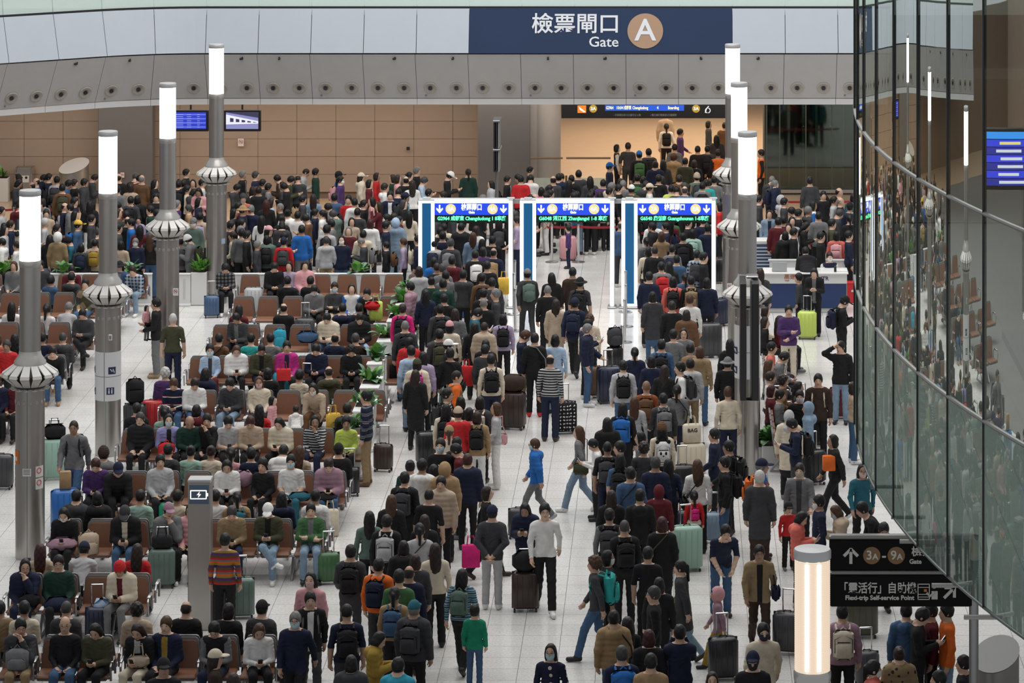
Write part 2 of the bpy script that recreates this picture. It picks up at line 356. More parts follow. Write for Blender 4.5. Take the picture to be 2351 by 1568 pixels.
    def f(p):
        d = None
        if not lo: fp = folds(p, PAN); ft = 0 if quilt else folds(p, TOP)
        for g, fn, k in pr:
            v = fn(p)
            if not lo: v = v + fp if g == PAN else (v + ft if g in (TOP, UP, FORE) else v)
            d = v if d is None else smin(d, v, k)
        return d
    pts = np.array([hc, pel] + [T(ps[k]) for k in ('eL', 'eR', 'wL', 'wR')] + [ps[k] for k in ('kL', 'kR', 'aL', 'aR')])
    lo_, hi_ = pts.min(0) - A(.24, .24, .14), pts.max(0) + A(.24, .24, .22)
    vox = .037 if lo else .0172
    P, Q = surface(f, lo_, hi_, vox)
    hz = .015 if sit else hem - (.17 if coat == 1 else 0)
    tl = (P - pel) @ Rt                       # tidy hem line
    near = (np.abs(tl[:, 2] - hz) < vox * .5) & (np.abs(tl[:, 0]) < .19) & (tl[:, 1] > (-.13 if sit else -.3))
    tl[near, 2] = hz
    iw = .042 + .02 * (tl[:, 2] - .1); fr = (tl[:, 1] < -.05) & (tl[:, 2] < .44) & (tl[:, 2] > hz)      # front opening
    for sx in (-1, 1):
        nr = fr & (np.abs(tl[:, 0] - sx * iw) < vox * .5); tl[nr, 0] = sx * iw[nr]; near = near | nr
    P[near] = pel + tl[near] @ Rt.T
    up_ = Rt @ A(0, 0, 1); planes = [(T((0, .012, .492 if build in 'jpc' else .480)), up_, .085 if hood else .105, SKN, TOP if te or build == 't' or build == 'd' else SKN, 0)]
    for s, wr, d in hands: planes.append((wr + d * .012, d, .075, SKN, FORE, s))
    for s in (1, -1):
        a_ = ps['a' + ('L' if s > 0 else 'R')]; k = ps['k' + ('L' if s > 0 else 'R')]; dd = (a_ - k) / np.linalg.norm(a_ - k); planes.append((a_ + dd * .005, dd, .10, SHO, PAN, s))
    for c_, n_, rad, ga, gb, s in planes:
        q_ = P - c_; h_ = q_ @ n_; lat = np.sqrt(np.maximum((q_ * q_).sum(1) - h_ * h_, 0)); nr = (np.abs(h_) < vox * .5) & (lat < rad); P[nr] -= h_[nr, None] * n_
    C = P[Q].mean(1)
    best = np.full(len(C), 1e9); g_ = np.zeros(len(C), int)
    for g, fn, k in pr:
        v = fn(C) + (.004 if g == PAN else 0); m = v < best; best[m] = v[m]; g_[m] = g
    for c_, n_, rad, ga, gb, s in planes:
        q_ = C - c_; h_ = q_ @ n_; lat = np.sqrt(np.maximum((q_ * q_).sum(1) - h_ * h_, 0)); zn = (np.abs(h_) < (.035 if s else .09)) & (lat < rad) & ((g_ == ga) | (g_ == gb))
        g_[zn & (h_ > 0)] = ga; g_[zn & (h_ < 0)] = gb
    tl = (C - pel) @ Rt
    if coat != 2:
        zone = (np.abs(tl[:, 0]) < .26) & (tl[:, 1] > (-.13 if sit else -.4)) & ((g_ == TOP) | (g_ == PAN))
        g_[zone & (tl[:, 2] > hz) & (tl[:, 2] < .2)] = TOP; g_[zone & (tl[:, 2] < hz) & (g_ == TOP)] = PAN
    g_[(g_ == TOP) & (np.abs(tl[:, 0]) < .042 + .02 * (tl[:, 2] - .1)) & (tl[:, 1] < -.05) & (tl[:, 2] < .47)] = INN
    verts = [tuple(v) for v in P]; faces = [tuple(q_) for q_ in Q]; mi = list(g_)
    b = MB()
    if not lo:
        Rm = Matrix(Rh.tolist())
        def face_y(x, z):
            ys = np.linspace(-.15, -.03, 49); pp = hc + (np.stack([np.full(49, x), ys, np.full(49, z)], 1) * hs) @ Rh.T; v = f(pp); j = np.argmax(v < 0); return ys[j]
        def spot(x, z, r, m, dy=0): b.mi = m; b.ball(hc + (Rh @ A(x, face_y(x, z) + dy, z)) * hs, tuple(k * hs for k in r), 8, 5, Rm)
        for sx in (-1, 1): spot(sx * .031, .008, (.0135, .006, .0065), EYE); spot(sx * .033, .034, (.021, .006, .0045), EYE)
        spot(0, -.062, (.024, .006, .0075), LIP)
    b.mi = SKN
    for s, wr, d in hands:                      # five fingers rooted in the palm
        ref = A(0, 0, 1) if abs(d[2]) < .7 else A(0, -1, 0)
        side = np.cross(d, ref); side /= np.linalg.norm(side); nrm = np.cross(side, d)
        if abs(d[2]) >= .7: nrm = A(-s, 0, 0) * .8 + A(0, -.5, 0); nrm -= d * (nrm @ d); nrm /= np.linalg.norm(nrm); side = np.cross(d, nrm)
        for i in range(4):
            o = (i - 1.5) * .0195; L = (.066, .076, .071, .055)[i]; p0 = wr + d * .085 + side * o; p1 = p0 + d * L * .55 + nrm * .010; p2 = p1 + d * L * .40 + nrm * .026
            b.tube([p0, p1, p2], [.0105, .0095, .0075], 5)
        ts = side * (1 if (side @ A(-s, -.4, 0)) > 0 else -1)
        p0 = wr + d * .035 + ts * .022; b.tube([p0, p0 + d * .035 + ts * .026 + nrm * .006, p0 + d * .066 + ts * .030 + nrm * .02], [.012, .0105, .008], 5)
    n0 = len(verts); verts += [tuple(v) for v in b.v]; faces += [tuple(i + n0 for i in fc) for fc in b.f]; mi += b.m
    zmin = min(v[2] for v in verts)
    R = dict(v=verts, f=faces, m=mi, hc=hc, Rh=Rh, hs=hs, top=max(v[2] for v in verts) + .012, zmin=zmin, pel=pel, Rt=Rt, hands=[(wr, d) for s, wr, d in hands])
    if not lo:
        me = bpy.data.meshes.new('person_body'); me.from_pydata(verts, [], faces)
        for mm in (SKIN[0], fabric('gy'), fabric('gy'), fabric('gy'), fabric('gy'), fabric('bk'), M_SHOES['bk'], M_EYE, M_LIP): me.materials.append(mm)
        me.polygons.foreach_set('material_index', [int(i) for i in mi]); me.polygons.foreach_set('use_smooth', [True] * len(faces)); me.update(); R['me'] = me
    BODY[key] = R; return R

# head wear, in head space (centre of the skull, face towards -Y)
def mx(*a):
    r = a[0]
    for k in a[1:]: r = np.maximum(r, k)
    return r
EL = lambda c, r: (lambda p: sd_ell(p, A(*c), A(*r)))
def cut(p, t, ny=-.85, nz=-.5): return ny * p[:, 1] + nz * p[:, 2] - t
def wob(p, a=.004): return a * np.sin(p[:, 0] * 70) * np.sin(p[:, 1] * 60 + 1) * np.sin(p[:, 2] * 50 + 2)
cap0 = EL((0, .010, .020), (.089, .108, .118))
HAIR = {
 's': lambda p: mx(cap0(p) + wob(p), cut(p, .048), -(p[:, 2] + .060)),
 'z': lambda p: mx(EL((0, .008, .014), (.081, .101, .113))(p), cut(p, .042), -(p[:, 2] + .045)),
 'k': lambda p: mx(EL((0, .008, .012), (.0805, .1005, .1125))(p), cut(p, -.004), p[:, 2] - .052 - .42 * p[:, 1], -(p[:, 2] + .055)),
 'c': lambda p: mx(EL((0, .012, .030), (.104, .120, .128))(p) + wob(p, .013), cut(p, .046), -(p[:, 2] + .075)),
 'b': lambda p: mx(np.minimum(cap0(p), EL((0, .018, -.040), (.100, .098, .120))(p)) + wob(p), cut(p, .040, -.97, -.22), -(p[:, 2] + .135)),
 'l': lambda p: mx(smin(smin(cap0(p), EL((0, .030, -.060), (.102, .092, .130))(p), .03), EL((0, .078, -.190), (.098, .048, .200))(p), .04) + wob(p), cut(p, .040, -.97, -.22)),
 'y': lambda p: smin(mx(cap0(p), cut(p, .042), -(p[:, 2] + .055)), sd_cone(p, A(0, .115, .030), A(0, .135, -.200), .036, .020), .03) + wob(p),
 'u': lambda p: smin(mx(cap0(p), cut(p, .042), -(p[:, 2] + .055)), sd_ell(p, A(0, .095, .085), A(.045, .042, .040)), .012) + wob(p),
}
def dome(p, k=1.0): return mx(EL((0, .008, .022), (.096 * k, .115 * k, .128 * k))(p), -(p[:, 2] - .030) + .35 * p[:, 1] * 0)
WEAR = {
 'cap': lambda p: np.minimum(dome(p), mx(EL((0, -.120, .042), (.078, .090, .020))(p), EL((0, -.10, -.03), (.11, .14, .075))(p) * -1 - .0)),
 'bea': lambda p: mx(EL((0, .010, .030), (.100, .118, .134))(p) + .003 * np.sin(p[:, 2] * 190), -(p[:, 2] - .012 - .35 * -p[:, 1] * .6)),
 'hat': lambda p: np.minimum(dome(p, 1.02), mx(EL((0, .0, .030), (.165, .185, .030))(p), -EL((0, 0, .01), (.085, .10, .10))(p))),
 'hij': lambda p: smin(mx(EL((0, .012, .008), (.102, .118, .132))(p), -EL((0, -.115, -.012), (.062, .10, .082))(p)), mx(sd_cone(p, A(0, .015, -.12), A(0, .02, -.20), .085, .135), -EL((0, -.115, -.012), (.062, .10, .082))(p)), .03),
 'hod': lambda p: mx(EL((0, .022, .004), (.112, .128, .142))(p), -EL((0, -.125, -.005), (.075, .11, .100))(p)),
 'mask': lambda p: mx(smin(EL((0, .006, .012), (.081, .101, .114))(p), EL((0, -.028, -.056), (.060, .074, .068))(p), .03) - .002, p[:, 1] + .030, p[:, 2] + .008 - .10 * (p[:, 1] + .1), -(p[:, 2] + .108)),
}
WCACHE = {}
def wear_mesh(kind, lo=False):
    if (kind, lo) in WCACHE: return WCACHE[(kind, lo)]
    fn = HAIR.get(kind) or WEAR[kind]; deep = -.42 if kind == 'l' else (-.36 if kind in 'yhij' else -.17)
    P, Q = surface(fn, A(-.2, -.24, deep), A(.2, .2, .18), .026 if lo else (.0105 if kind == 'mask' else .0125))
    R = dict(v=P, f=Q)
    if not lo:
        me = bpy.data.meshes.new('hair' if kind in HAIR else kind); me.from_pydata([tuple(v) for v in P], [], [tuple(q) for q in Q]); me.materials.append(hairmat('bk'))
        me.polygons.foreach_set('use_smooth', [True] * len(Q)); me.update(); R['me'] = me
    WCACHE[(kind, lo)] = R; return R
def glasses_mesh():
    if 'g' in WCACHE: return WCACHE['g']
    b = MB()
    for sx in (-1, 1):
        b.tube([(sx * .033 + .024 * math.cos(t), -.112, .006 + .019 * math.sin(t)) for t in (math.pi * k / 5 for k in range(10))], .0022, 4, closed=True)
        b.tube([(sx * .057, -.112, .010), (sx * .082, -.05, .010), (sx * .084, .015, .004)], .002, 4)
    b.tube([(-.01, -.113, .008), (.01, -.113, .008)], .002, 4)
    me = b.mesh('eyeglasses', mat('glasses_frame', (.02, .02, .022), rough=.3)); WCACHE['g'] = me; return me
# ---------------------------------------------------------------- the hall
rnd = random.Random(7)
def floor_mat():
    m, nt, b = nodes_of('speckled_granite'); N, L = nt.nodes, nt.links
    tc = N.new('ShaderNodeTexCoord'); geo = N.new('ShaderNodeNewGeometry')
    n1 = N.new('ShaderNodeTexNoise'); n1.inputs['Scale'].default_value = 26; n1.inputs['Detail'].default_value = 6
    n2 = N.new('ShaderNodeTexNoise'); n2.inputs['Scale'].default_value = .9; n2.inputs['Detail'].default_value = 3
    for n in (n1, n2): L.new(geo.outputs['Position'], n.inputs['Vector'])
    r = N.new('ShaderNodeValToRGB'); e = r.color_ramp.elements; e[0].position = .30; e[0].color = (.60, .585, .565, 1); e[1].position = .62; e[1].color = (.77, .755, .735, 1)
    L.new(n1.outputs[0], r.inputs[0])
    oi = N.new('ShaderNodeObjectInfo'); mxx = N.new('ShaderNodeMix'); mxx.data_type = 'RGBA'; mxx.blend_type = 'MULTIPLY'; mxx.inputs[0].default_value = 1
    r2 = N.new('ShaderNodeValToRGB'); e = r2.color_ramp.elements; e[0].position = .3; e[0].color = (.88, .87, .86, 1); e[1].position = .7; e[1].color = (1, 1, 1, 1); L.new(n2.outputs[0], r2.inputs[0])
    L.new(r.outputs[0], mxx.inputs[6]); L.new(r2.outputs[0], mxx.inputs[7]); L.new(mxx.outputs[2], b.inputs['Base Color'])
    rr = N.new('ShaderNodeMapRange'); rr.inputs[3].default_value = .13; rr.inputs[4].default_value = .24; L.new(n2.outputs[0], rr.inputs[0]); L.new(rr.outputs[0], b.inputs['Roughness'])
    b.inputs['Specular IOR Level'].default_value = .55
    MATS['speckled_granite'] = m; return m
GRAN = floor_mat()
GROUT = mat('tile_joint', (.17, .165, .16), rough=.7)
TANF = mat('warm_stone', (.56, .42, .29), rough=.30, noise=.12, nscale=3)
floor = MB().box((-16, 67.5, -.11), (66, 53.0, .2)).build('floor', GROUT); tag(floor, kind='structure')
far_floor = MB().box((-16, 117.0, -.10), (66, 46.0, .2)).build('floor_concourse', TANF); tag(far_floor, kind='structure')
# granite tiles, 0.6 m by 0.6 m; the ones that show largest are parts of their own
TS = .6; tile = MB().box((0, 0, -.006), (TS - .008, TS - .008, .012)).mesh('tile', GRAN)
cells = []
for j in range(int(46 / TS), int(94.2 / TS)):
    for i in range(-45, 16):
        cells.append((i * TS + TS / 2, j * TS + TS / 2))
def inview(x, y):
    px = VX + F * x / y; py = VY + F * H0 / y
    return -60 < px < 2420 and py < 1640
cells = [c for c in cells if inview(*c)]
aisle = sorted(cells, key=lambda c: (abs(c[0] + 2.6 - .03 * (c[1] - 46)) * 1.9 + (c[1] - 46) * .30))
solo = aisle[:290]
for c in solo: obj('tile', tile, floor, (c[0], c[1], 0))
mb = MB()
for c in aisle[290:]: mb.box((c[0], c[1], -.006), (TS - .008, TS - .008, .012))
rest = mb.build('tile_field', GRAN, floor); tag(rest, kind='stuff')

# bulkhead over the queue: leaning upper panels, sloping soffit with air nozzles, lower lip
def plan(u):
    """straight run, then an arc that bends towards the hall (u = metres from the right end, going to -X); returns point and outward normal"""
    X1, X0, Rr, Yb, am = 6.0, -12.9, 5.4, 92.0, .62
    if u <= X1 - X0: return Vector((X1 - u, Yb, 0)), Vector((0, -1, 0))
    a = (u - (X1 - X0)) / Rr
    if a > am:
        e = u - (X1 - X0) - am * Rr; n_ = Vector((math.sin(am), -math.cos(am), 0))
        return Vector((X0 - Rr * math.sin(am) - e * math.cos(am), Yb - Rr * (1 - math.cos(am)) - e * math.sin(am), 0)), n_
    return Vector((X0 - Rr * math.sin(a), Yb - Rr * (1 - math.cos(a)), 0)), Vector((math.sin(a), -math.cos(a), 0))
PANEL = mat('pale_blue_panel', (.40, .44, .495), rough=.38, noise=.03, nscale=2); SOFF = mat('grey_soffit', (.54, .525, .515), rough=.5, noise=.05, nscale=3)
LIP = mat('light_grey_lip', (.62, .615, .61), rough=.45); NAVY = mat('navy_sign', (.022, .038, .082), rough=.7, noise=.06, nscale=1, spec=.15)
bulk = MB().box((-4.0, 93.3, 4.95), (24, 1.2, 2.6)).build('wall_bulkhead', mat('bulkhead_core', (.10, .10, .10))); tag(bulk, kind='structure')
def strip(u0, u1, prof, n, mats, name, parent, gap=.008):
    """panel along the plan between u0,u1; prof = (outset, height) for the lower and upper edge"""
    b = MB(); vs = []
    us = [u0 + gap + (u1 - u0 - 2 * gap) * i / n for i in range(n + 1)]
    for dpt in (0, -.04):
        for u in us:
            p, nn = plan(u)
            for (o, z) in prof: q = p + nn * (o + dpt); vs.append((q.x, q.y, z))
    m = 2 * (n + 1); fs = []
    for i in range(n):
        a = i * 2; fs += [(a, a + 1, a + 3, a + 2), (m + a, m + a + 2, m + a + 3, m + a + 1), (a, a + 2, m + a + 2, m + a), (a + 1, m + a + 1, m + a + 3, a + 3)]
    fs += [(0, m, m + 1, 1), (m - 2, m - 1, 2 * m - 1, 2 * m - 2)]
    return b.add(vs, fs).build(name, mats, parent)
PW = 120.6 * 92 / F
u_of = lambda x: 6.0 - fx(x, 92)
edges = [u_of(x) for x in (2044, 1923, 1802, 1681)] + [u_of(1681) + PW * k for k in range(1, 20)]
nozzle_ring = MB().lathe([(.085, .0), (.17, .012), (.185, .0)], 20).mesh('nozzle_ring', mat('nozzle_cream', (.50, .47, .42), rough=.5), 40)
nozzle_cone = MB().lathe([(.045, -.03), (.10, .014), (.172, .018)], 20).mesh('nozzle_cone', mat('nozzle_shell', (.42, .39, .34), rough=.5), 40)
nozzle_hole = MB().lathe([(.0, .012), (.058, .012), (.058, -.02)], 16).mesh('nozzle_hole', DARKM)
bud = MB().lathe([(0, .02), (.022, .016), (.03, 0)], 12).mesh('sensor_bud', GREYM)
camera_bud = MB().box((0, 0, -.05), (.05, .05, .10), .01).box((.0, -.04, -.11), (.06, .11, .06), .015).mesh('cctv_camera', DARKM)
for k in range(len(edges) - 1):
    u0, u1 = edges[k], edges[k + 1]; n = 1 if plan(u1)[0].x > -12.9 else 5
    if not (3 <= k < 8): strip(u0, u1, [(.37, 5.09), (0, 6.29)], n, PANEL, 'fascia_panel', bulk)
    strip(u0 + .03, u1 + .03, [(-.45, 3.745), (.33, 5.05)], n, SOFF, 'soffit_panel', bulk, .006)
    strip(u0 + .03, u1 + .03, [(-.45, 3.565), (-.45, 3.73)], n, LIP, 'lip_panel', bulk, .006)
    for t in (.26, .76):
        if 14 <= k <= 14 or (k == 15 and t > .5): pass
        p, nn = plan(u0 + (u1 - u0) * t); q = p + nn * (-.257); sl = math.atan2(1.305, .78)
        z = Vector((0, 0, 0)); nrm = (nn * math.sin(sl) - Vector((0, 0, 1)) * math.cos(sl)).normalized()
        M4 = nrm.to_track_quat('Z', 'Y').to_matrix().to_4x4(); M4.translation = (q.x, q.y, 4.055)
        M4.translation = Vector((q.x, q.y, 4.055)) + nrm * .006
        nz = obj('air_nozzle', nozzle_ring, bulk); nz.matrix_local = M4
        obj('nozzle_cone', nozzle_cone, nz); obj('nozzle_hole', nozzle_hole, nz, (0, .0, .016))
    if k % 2 == 0:
        p, nn = plan(u0 + (u1 - u0) * .85); q = p + nn * (-.39); obj('sensor_bud', bud, bulk, (q.x, q.y, 3.83), (math.pi * .6, 0, 0))
    if k % 3 != 1:
        p, nn = plan(u0 + (u1 - u0) * (.3 + .1 * (k % 4))); q = p + nn * .26; obj('cctv_camera', camera_bud, bulk, (q.x, q.y, 5.03), (0, 0, rnd.uniform(-.8, .8)))
# the big gate sign set into the fascia
sg = strip(edges[3], edges[8], [(.375, 5.08), (.0, 6.30)], 1, NAVY, 'gate_sign', None, .0)
tag(sg, 'navy blue overhead sign reading Gate A in the bulkhead', 'sign')
sl = math.atan2(.375, 1.22)
def on_sign(x, y, out=.012):
    z = None; Yp = 92
    for _ in range(4):
        p = atY(x, y, Yp); t = (6.30 - p.z) / 1.22; Yp = 92 - .375 * t
    return Vector((p.x, Yp - out, p.z))
M_SW = mat('sign_white', (.60, .62, .66), rough=.5); M_BRZ = mat('sign_bronze', (.33, .20, .12), rough=.5)
rt = (math.pi / 2 + sl * -1, 0, 0); rt = (math.pi / 2 - sl, 0, 0)
text('sign_characters', '檢票閘口', .60, on_sign(1322, 57), M_SW, sg, .008, rot=(math.pi / 2 - sl, 0, 0), width=197 * 92 / F)
text('sign_word', 'Gate', .40, on_sign(1386, 97), M_SW, sg, .004, rot=(math.pi / 2 - sl, 0, 0), width=67 * 92 / F)
dk = MB().lathe([(0, .006), (.495, .006), (.495, 0)], 40).build('sign_disc', M_BRZ, sg, on_sign(1481.5, 71), (math.pi / 2 - sl, 0, 0))
text('sign_letter', 'A', .86, on_sign(1481.5, 71, .03), M_SW, sg, .012, rot=(math.pi / 2 - sl, 0, 0))
for o_ in list(sg.children): pass
# balcony behind glass above the bulkhead
bal = MB().box((-5, 104, 6.2), (44, 24, .18)).build('floor_balcony', mat('balcony_floor', (.60, .66, .63), rough=.35)); tag(bal, kind='structure')
backup = MB().box((-5, 116.2, 16), (60, .3, 20)).build('wall_balcony_reflector', mat('balcony_reflector_white', (.76, .78, .79), rough=.6)); tag(backup, kind='structure')  # unseen balcony wall, carried up tall and white to brighten the floor's reflections
def glass_mat(name, tint, refl, rough=.02, milky=0.0, mcol=(.4, .5, .47)):
    m = bpy.data.materials.new(name); m.use_nodes = True; nt = m.node_tree; N, L = nt.nodes, nt.links; N.clear()
    out = N.new('ShaderNodeOutputMaterial'); tr = N.new('ShaderNodeBsdfTransparent'); tr.inputs[0].default_value = (*tint, 1)
    gl = N.new('ShaderNodeBsdfGlossy'); gl.inputs['Roughness'].default_value = rough; gl.inputs['Color'].default_value = (.80, .84, .80, 1)
    mxs = N.new('ShaderNodeMixShader'); mxs.inputs[0].default_value = refl; L.new(tr.outputs[0], mxs.inputs[1]); L.new(gl.outputs[0], mxs.inputs[2]); last = mxs
    if milky:
        df = N.new('ShaderNodeBsdfDiffuse'); df.inputs[0].default_value = (*mcol, 1); m2 = N.new('ShaderNodeMixShader'); m2.inputs[0].default_value = milky
        L.new(mxs.outputs[0], m2.inputs[1]); L.new(df.outputs[0], m2.inputs[2]); last = m2
    L.new(last.outputs[0], out.inputs[0]); MATS[name] = m; return m
BGLASS = glass_mat('balustrade_glass', (.80, .90, .86), .10, .03, .42, (.78, .84, .82))
rail = empty('glass_balustrade', (0, 0, 0)); tag(rail, 'frosted glass balustrade with small clamps above the fascia panels', 'balustrade')
clamp = MB().ball((0, 0, 0), .045, 8, 6).mesh('clamp', CHROME)
for k in range(len(edges) - 1):
    u0, u1 = edges[k], edges[k + 1]; n = 1 if plan(u1)[0].x > -12.9 else 4
    strip(u0, u1, [(-.02, 6.34), (-.18, 7.5)], n, BGLASS, 'glass_pane', rail, .012)
    for t in (.06, .94):
        for zz in (6.95,):
            p, nn = plan(u0 + (u1 - u0) * t); q = p + nn * (-.06); obj('clamp', clamp, rail, (q.x, q.y, zz))
    strip(u0, u1, [(-.0, 6.29), (-.0, 6.35)], n, DARKM, 'base_channel', rail, 0)

# back wall of beige stone tiles
WB = 98.6; ppm = F / WB
wall = MB().box((-27.0, WB + .16, 2.3), (42.2, .2, 4.6)).build('wall_back', mat('wall_joint', (.20, .145, .11), rough=.8)); tag(wall, kind='structure')
WT = mat('beige_wall_tile', (.385, .30, .24), rough=.42, noise=.07, nscale=2)
tw, th = 89.5 / ppm, 40.6 / ppm
x0 = fx(592, WB); z0 = atY(0, 238, WB).z
wt_me = MB().box((0, 0, 0), (tw - .008, .05, th - .008), .004).mesh('wall_tile', WT)
for i in range(-9, 6):
    for j in range(0, 7):
        cx = x0 + (i + .5) * tw; cz = z0 - (j + .5) * th + th * .0
        if fx(-60, WB) < cx < fx(1085, WB) and cz > .1: obj('wall_tile', wt_me, wall, (cx, WB + .035, cz))
GCOL = mat('grey_pier', (.13, .125, .125), rough=.5, noise=.05); GCOL2 = mat('light_grey_pier', (.33, .31, .295), rough=.5, noise=.05)
def pier(name, xa, xb, Y, h=4.4, m=GCOL, deep=.5):
    a, c = fx(xa, Y), fx(xb, Y); o = MB().box(((a + c) / 2, Y + deep / 2, h / 2), (c - a, deep, h), .02).build(name, m); tag(o, kind='structure'); return o
pier('pillar_plain', 225, 350, 97.6); pier('pillar_gate', 1097, 1216, 96.6)
pr_ = MB().lathe([(.46, 0), (.46, 4.4)], 28).build('pillar_round', GCOL2, None, (fx(1251, 97.2), 97.4, 0), smooth=40); tag(pr_, kind='structure')
pier('pillar_gate_edge', 1216, 1250, 97.0, m=GCOL2, deep=.4)
ceil = MB().box((-5, 108.6, 4.3), (44, 30.0, .3)).build('ceiling_concourse', mat('low_ceiling', (.45, .40, .35), rough=.8)); tag(ceil, kind='structure')
cw = MB().box((0, 132, 2), (40, .3, 5)).build('wall_concourse_end', mat('warm_wall', (.55, .40, .27), rough=.7)); tag(cw, kind='structure')

lw_ = MB().box((-40, 68, 4.5), (.3, 62, 9)).build('wall_left', WT); tag(lw_, kind='structure')
# square speaker, notices and screens on the back wall
sq = MB().box((fx(937, 98.5), 98.5, atY(937, 341, 98.5).z), (.10, .04, .10), .01).build('wall_speaker', DARKM); tag(sq, 'small square black box on the beige tiled wall', 'speaker')
M_RED = mat('sign_red', (.55, .03, .03), rough=.5); M_PAPER = mat('notice_white', (.70, .69, .67), rough=.6)
def no_smoking(loc, s, label, nrm=(0, 0, 0)):
    o = MB().box((0, 0, 0), (s, .012, s * 1.35), .003).build('no_smoking_notice', M_PAPER, None, loc, nrm); tag(o, label, 'notice')
    MB().tube([(s * .33 * math.cos(t), -.009, s * .12 + s * .33 * math.sin(t)) for t in (k * math.pi / 10 for k in range(20))], s * .035, 5, closed=True).build('red_ring', M_RED, o)
    MB().tube([(-s * .22, -.009, s * .34), (s * .22, -.009, -s * .10)], s * .03, 5).build('red_bar', M_RED, o)
    MB().box((0, -.009, s * .12), (s * .36, .006, s * .07)).build('cigarette', DARKM, o); return o
no_smoking(atY(553, 327, 98.5), .17, 'small no smoking notice on the beige tiled back wall')
no_smoking(atY(281, 402, 97.55), .11, 'tiny faded notice low on the grey pillar', )
def screen(xa, xb, ya, yb, Y, label, kind):
    a, c = atY(xa, yb, Y), atY(xb, ya, Y); w, h = c.x - a.x, c.z - a.z
    r = empty('wall_screen', (0, 0, 0)); tag(r, label, 'screen', 'screens hung under the bulkhead')
    cx, cz = (a.x + c.x) / 2, (a.z + c.z) / 2
    MB().box((cx, Y + .05, cz), (w, .1, h), .02).build('housing', DARKM, r)
    MB().box((cx, Y + .05, c.z + .25), (.05, .05, .55)).build('hanger', DARKM, r)
    m = emis('departure_blue', (.03, .05, .55), .75) if kind == 'b' else emis('film_lilac', (.30, .30, .62), .7)
    MB().box((cx, Y - .006, cz), (w * .86, .012, h * .76)).build('display', m, r)
    if kind == 'b':
        mb2 = emis('departure_row', (.10, .16, .85), 1.0); mt = emis('departure_text', (.45, .5, .9), .8)
        for i in range(7):
            zz = cz + h * .28 - i * h * .095
            if i % 2 == 0: MB().box((cx, Y - .014, zz), (w * .84, .004, h * .05)).build('row', mb2, r)
            for q in range(3): MB().box((cx - w * .3 + q * w * .26, Y - .018, zz), (w * (.2, .12, .07)[q], .004, h * .018)).build('row_text', mt, r)
    else:
        wht = emis('film_white', (.75, .76, .85), .9); dk2 = emis('film_dark', (.05, .05, .12), .6)
        X = lambda t: cx + w * .43 * t; Z = lambda t: cz + h * .38 * t
        MB().prism([(X(-1), Z(.75)), (X(1), Z(-.05)), (X(1), Z(-.35)), (X(-1), Z(-.45))], Y - .018, Y - .014).build('train', wht, r)
        for q in range(5): MB().prism([(X(-.75 + q * .36), Z(.35 - q * .12)), (X(-.53 + q * .36), Z(.28 - q * .12)), (X(-.53 + q * .36), Z(-.15 - q * .02)), (X(-.75 + q * .36), Z(-.15 - q * .02))], Y - .022, Y - .018).build('train_window', dk2, r)
        MB().prism([(X(-1), Z(1)), (X(1), Z(1)), (X(1), Z(.35))], Y - .018, Y - .014).build('roof', dk2, r)
    return r
screen(396, 479, 252, 302, 95.2, 'wall screen showing blue departure rows under the bulkhead', 'b')
screen(513, 599, 252, 302, 95.2, 'wall screen showing a white train film under the bulkhead', 't')
# black overhead sign in the opening
Y = 95.6; r = empty('overhead_sign'); tag(r, 'black overhead board for gate 3A with blue boarding line', 'sign')
a, c = atY(1289, 271, Y), atY(1667, 228, Y); cz = lambda y: atY(0, y, Y).z
MB().box(((a.x + c.x) / 2, Y, (a.z + c.z) / 2), (c.x - a.x, .12, c.z - a.z), .01).build('board', DARKM, r)
MB().box((fx(1480, Y), Y - .065, cz(247)), (fx(1571, Y) - fx(1390, Y), .01, 13 / ppm)).build('info_strip', emis('info_blue', (.01, .09, .62), .9), r)
YT = emis('led_amber', (.9, .8, .35), 1.2)
for (b_, x, w) in (('G2964', 1400, 17), ('10:04', 1423, 15), ('成都東', 1441, 17), ('Chengdudong', 1470, 36), ('4', 1510, 4), ('Boarding', 1546, 25)): text('info_text', b_, .12, (fx(x, Y), Y - .075, cz(247)), YT, r, .003, width=w * Y / F)
gold = mat('gate_gold', (.42, .27, .03), rough=.5, emit=(.42, .27, .03), estr=.35); wlit = emis('sign_lit_white', (.8, .8, .8), 1.0)
for x in (1362, 1598):
    MB().lathe([(0, .004), (.115, .004), (.115, 0)], 20).build('gate_disc', gold, r, (fx(x, Y), Y - .062, cz(249)), (math.pi / 2, 0, 0))
    text('gate_code', '3A', .13, (fx(x, Y), Y - .075, cz(249)), wlit, r, .004)
MB().box((fx(1336, Y), Y - .064, cz(250)), (.25, .008, .22)).build('train_icon', emis('icon_orange', (.85, .22, .01), .9), r)
MB().prism([(fx(1329, Y), cz(244)), (fx(1345, Y), cz(256)), (fx(1340, Y), cz(257)), (fx(1331, Y), cz(251))], Y - .078, Y - .070).build('train_nose', wlit, r)
MB().tube([(fx(1625, Y) + .07 * math.cos(t), Y - .07, cz(253) + .07 * math.sin(t)) for t in (k * math.pi / 8 for k in range(16))], .012, 5, closed=True).build('wheelchair_wheel', wlit, r)
MB().tube([(fx(1619, Y), Y - .07, cz(258)), (fx(1622, Y), Y - .07, cz(249)), (fx(1627, Y), Y - .07, cz(243))], .014, 5).build('wheelchair_figure', wlit, r)
dimt = mat('sign_dim_text', (.30, .30, .29), rough=.6)
text('small_print', '• 列車開出前15分鐘可以入閘', .075, (fx(1440, Y), Y - .065, cz(264)), dimt, r, width=62 * Y / F)
text('small_print', '• 閘口會於開車前5分鐘關閉', .075, (fx(1523, Y), Y - .065, cz(264)), dimt, r, width=60 * Y / F)
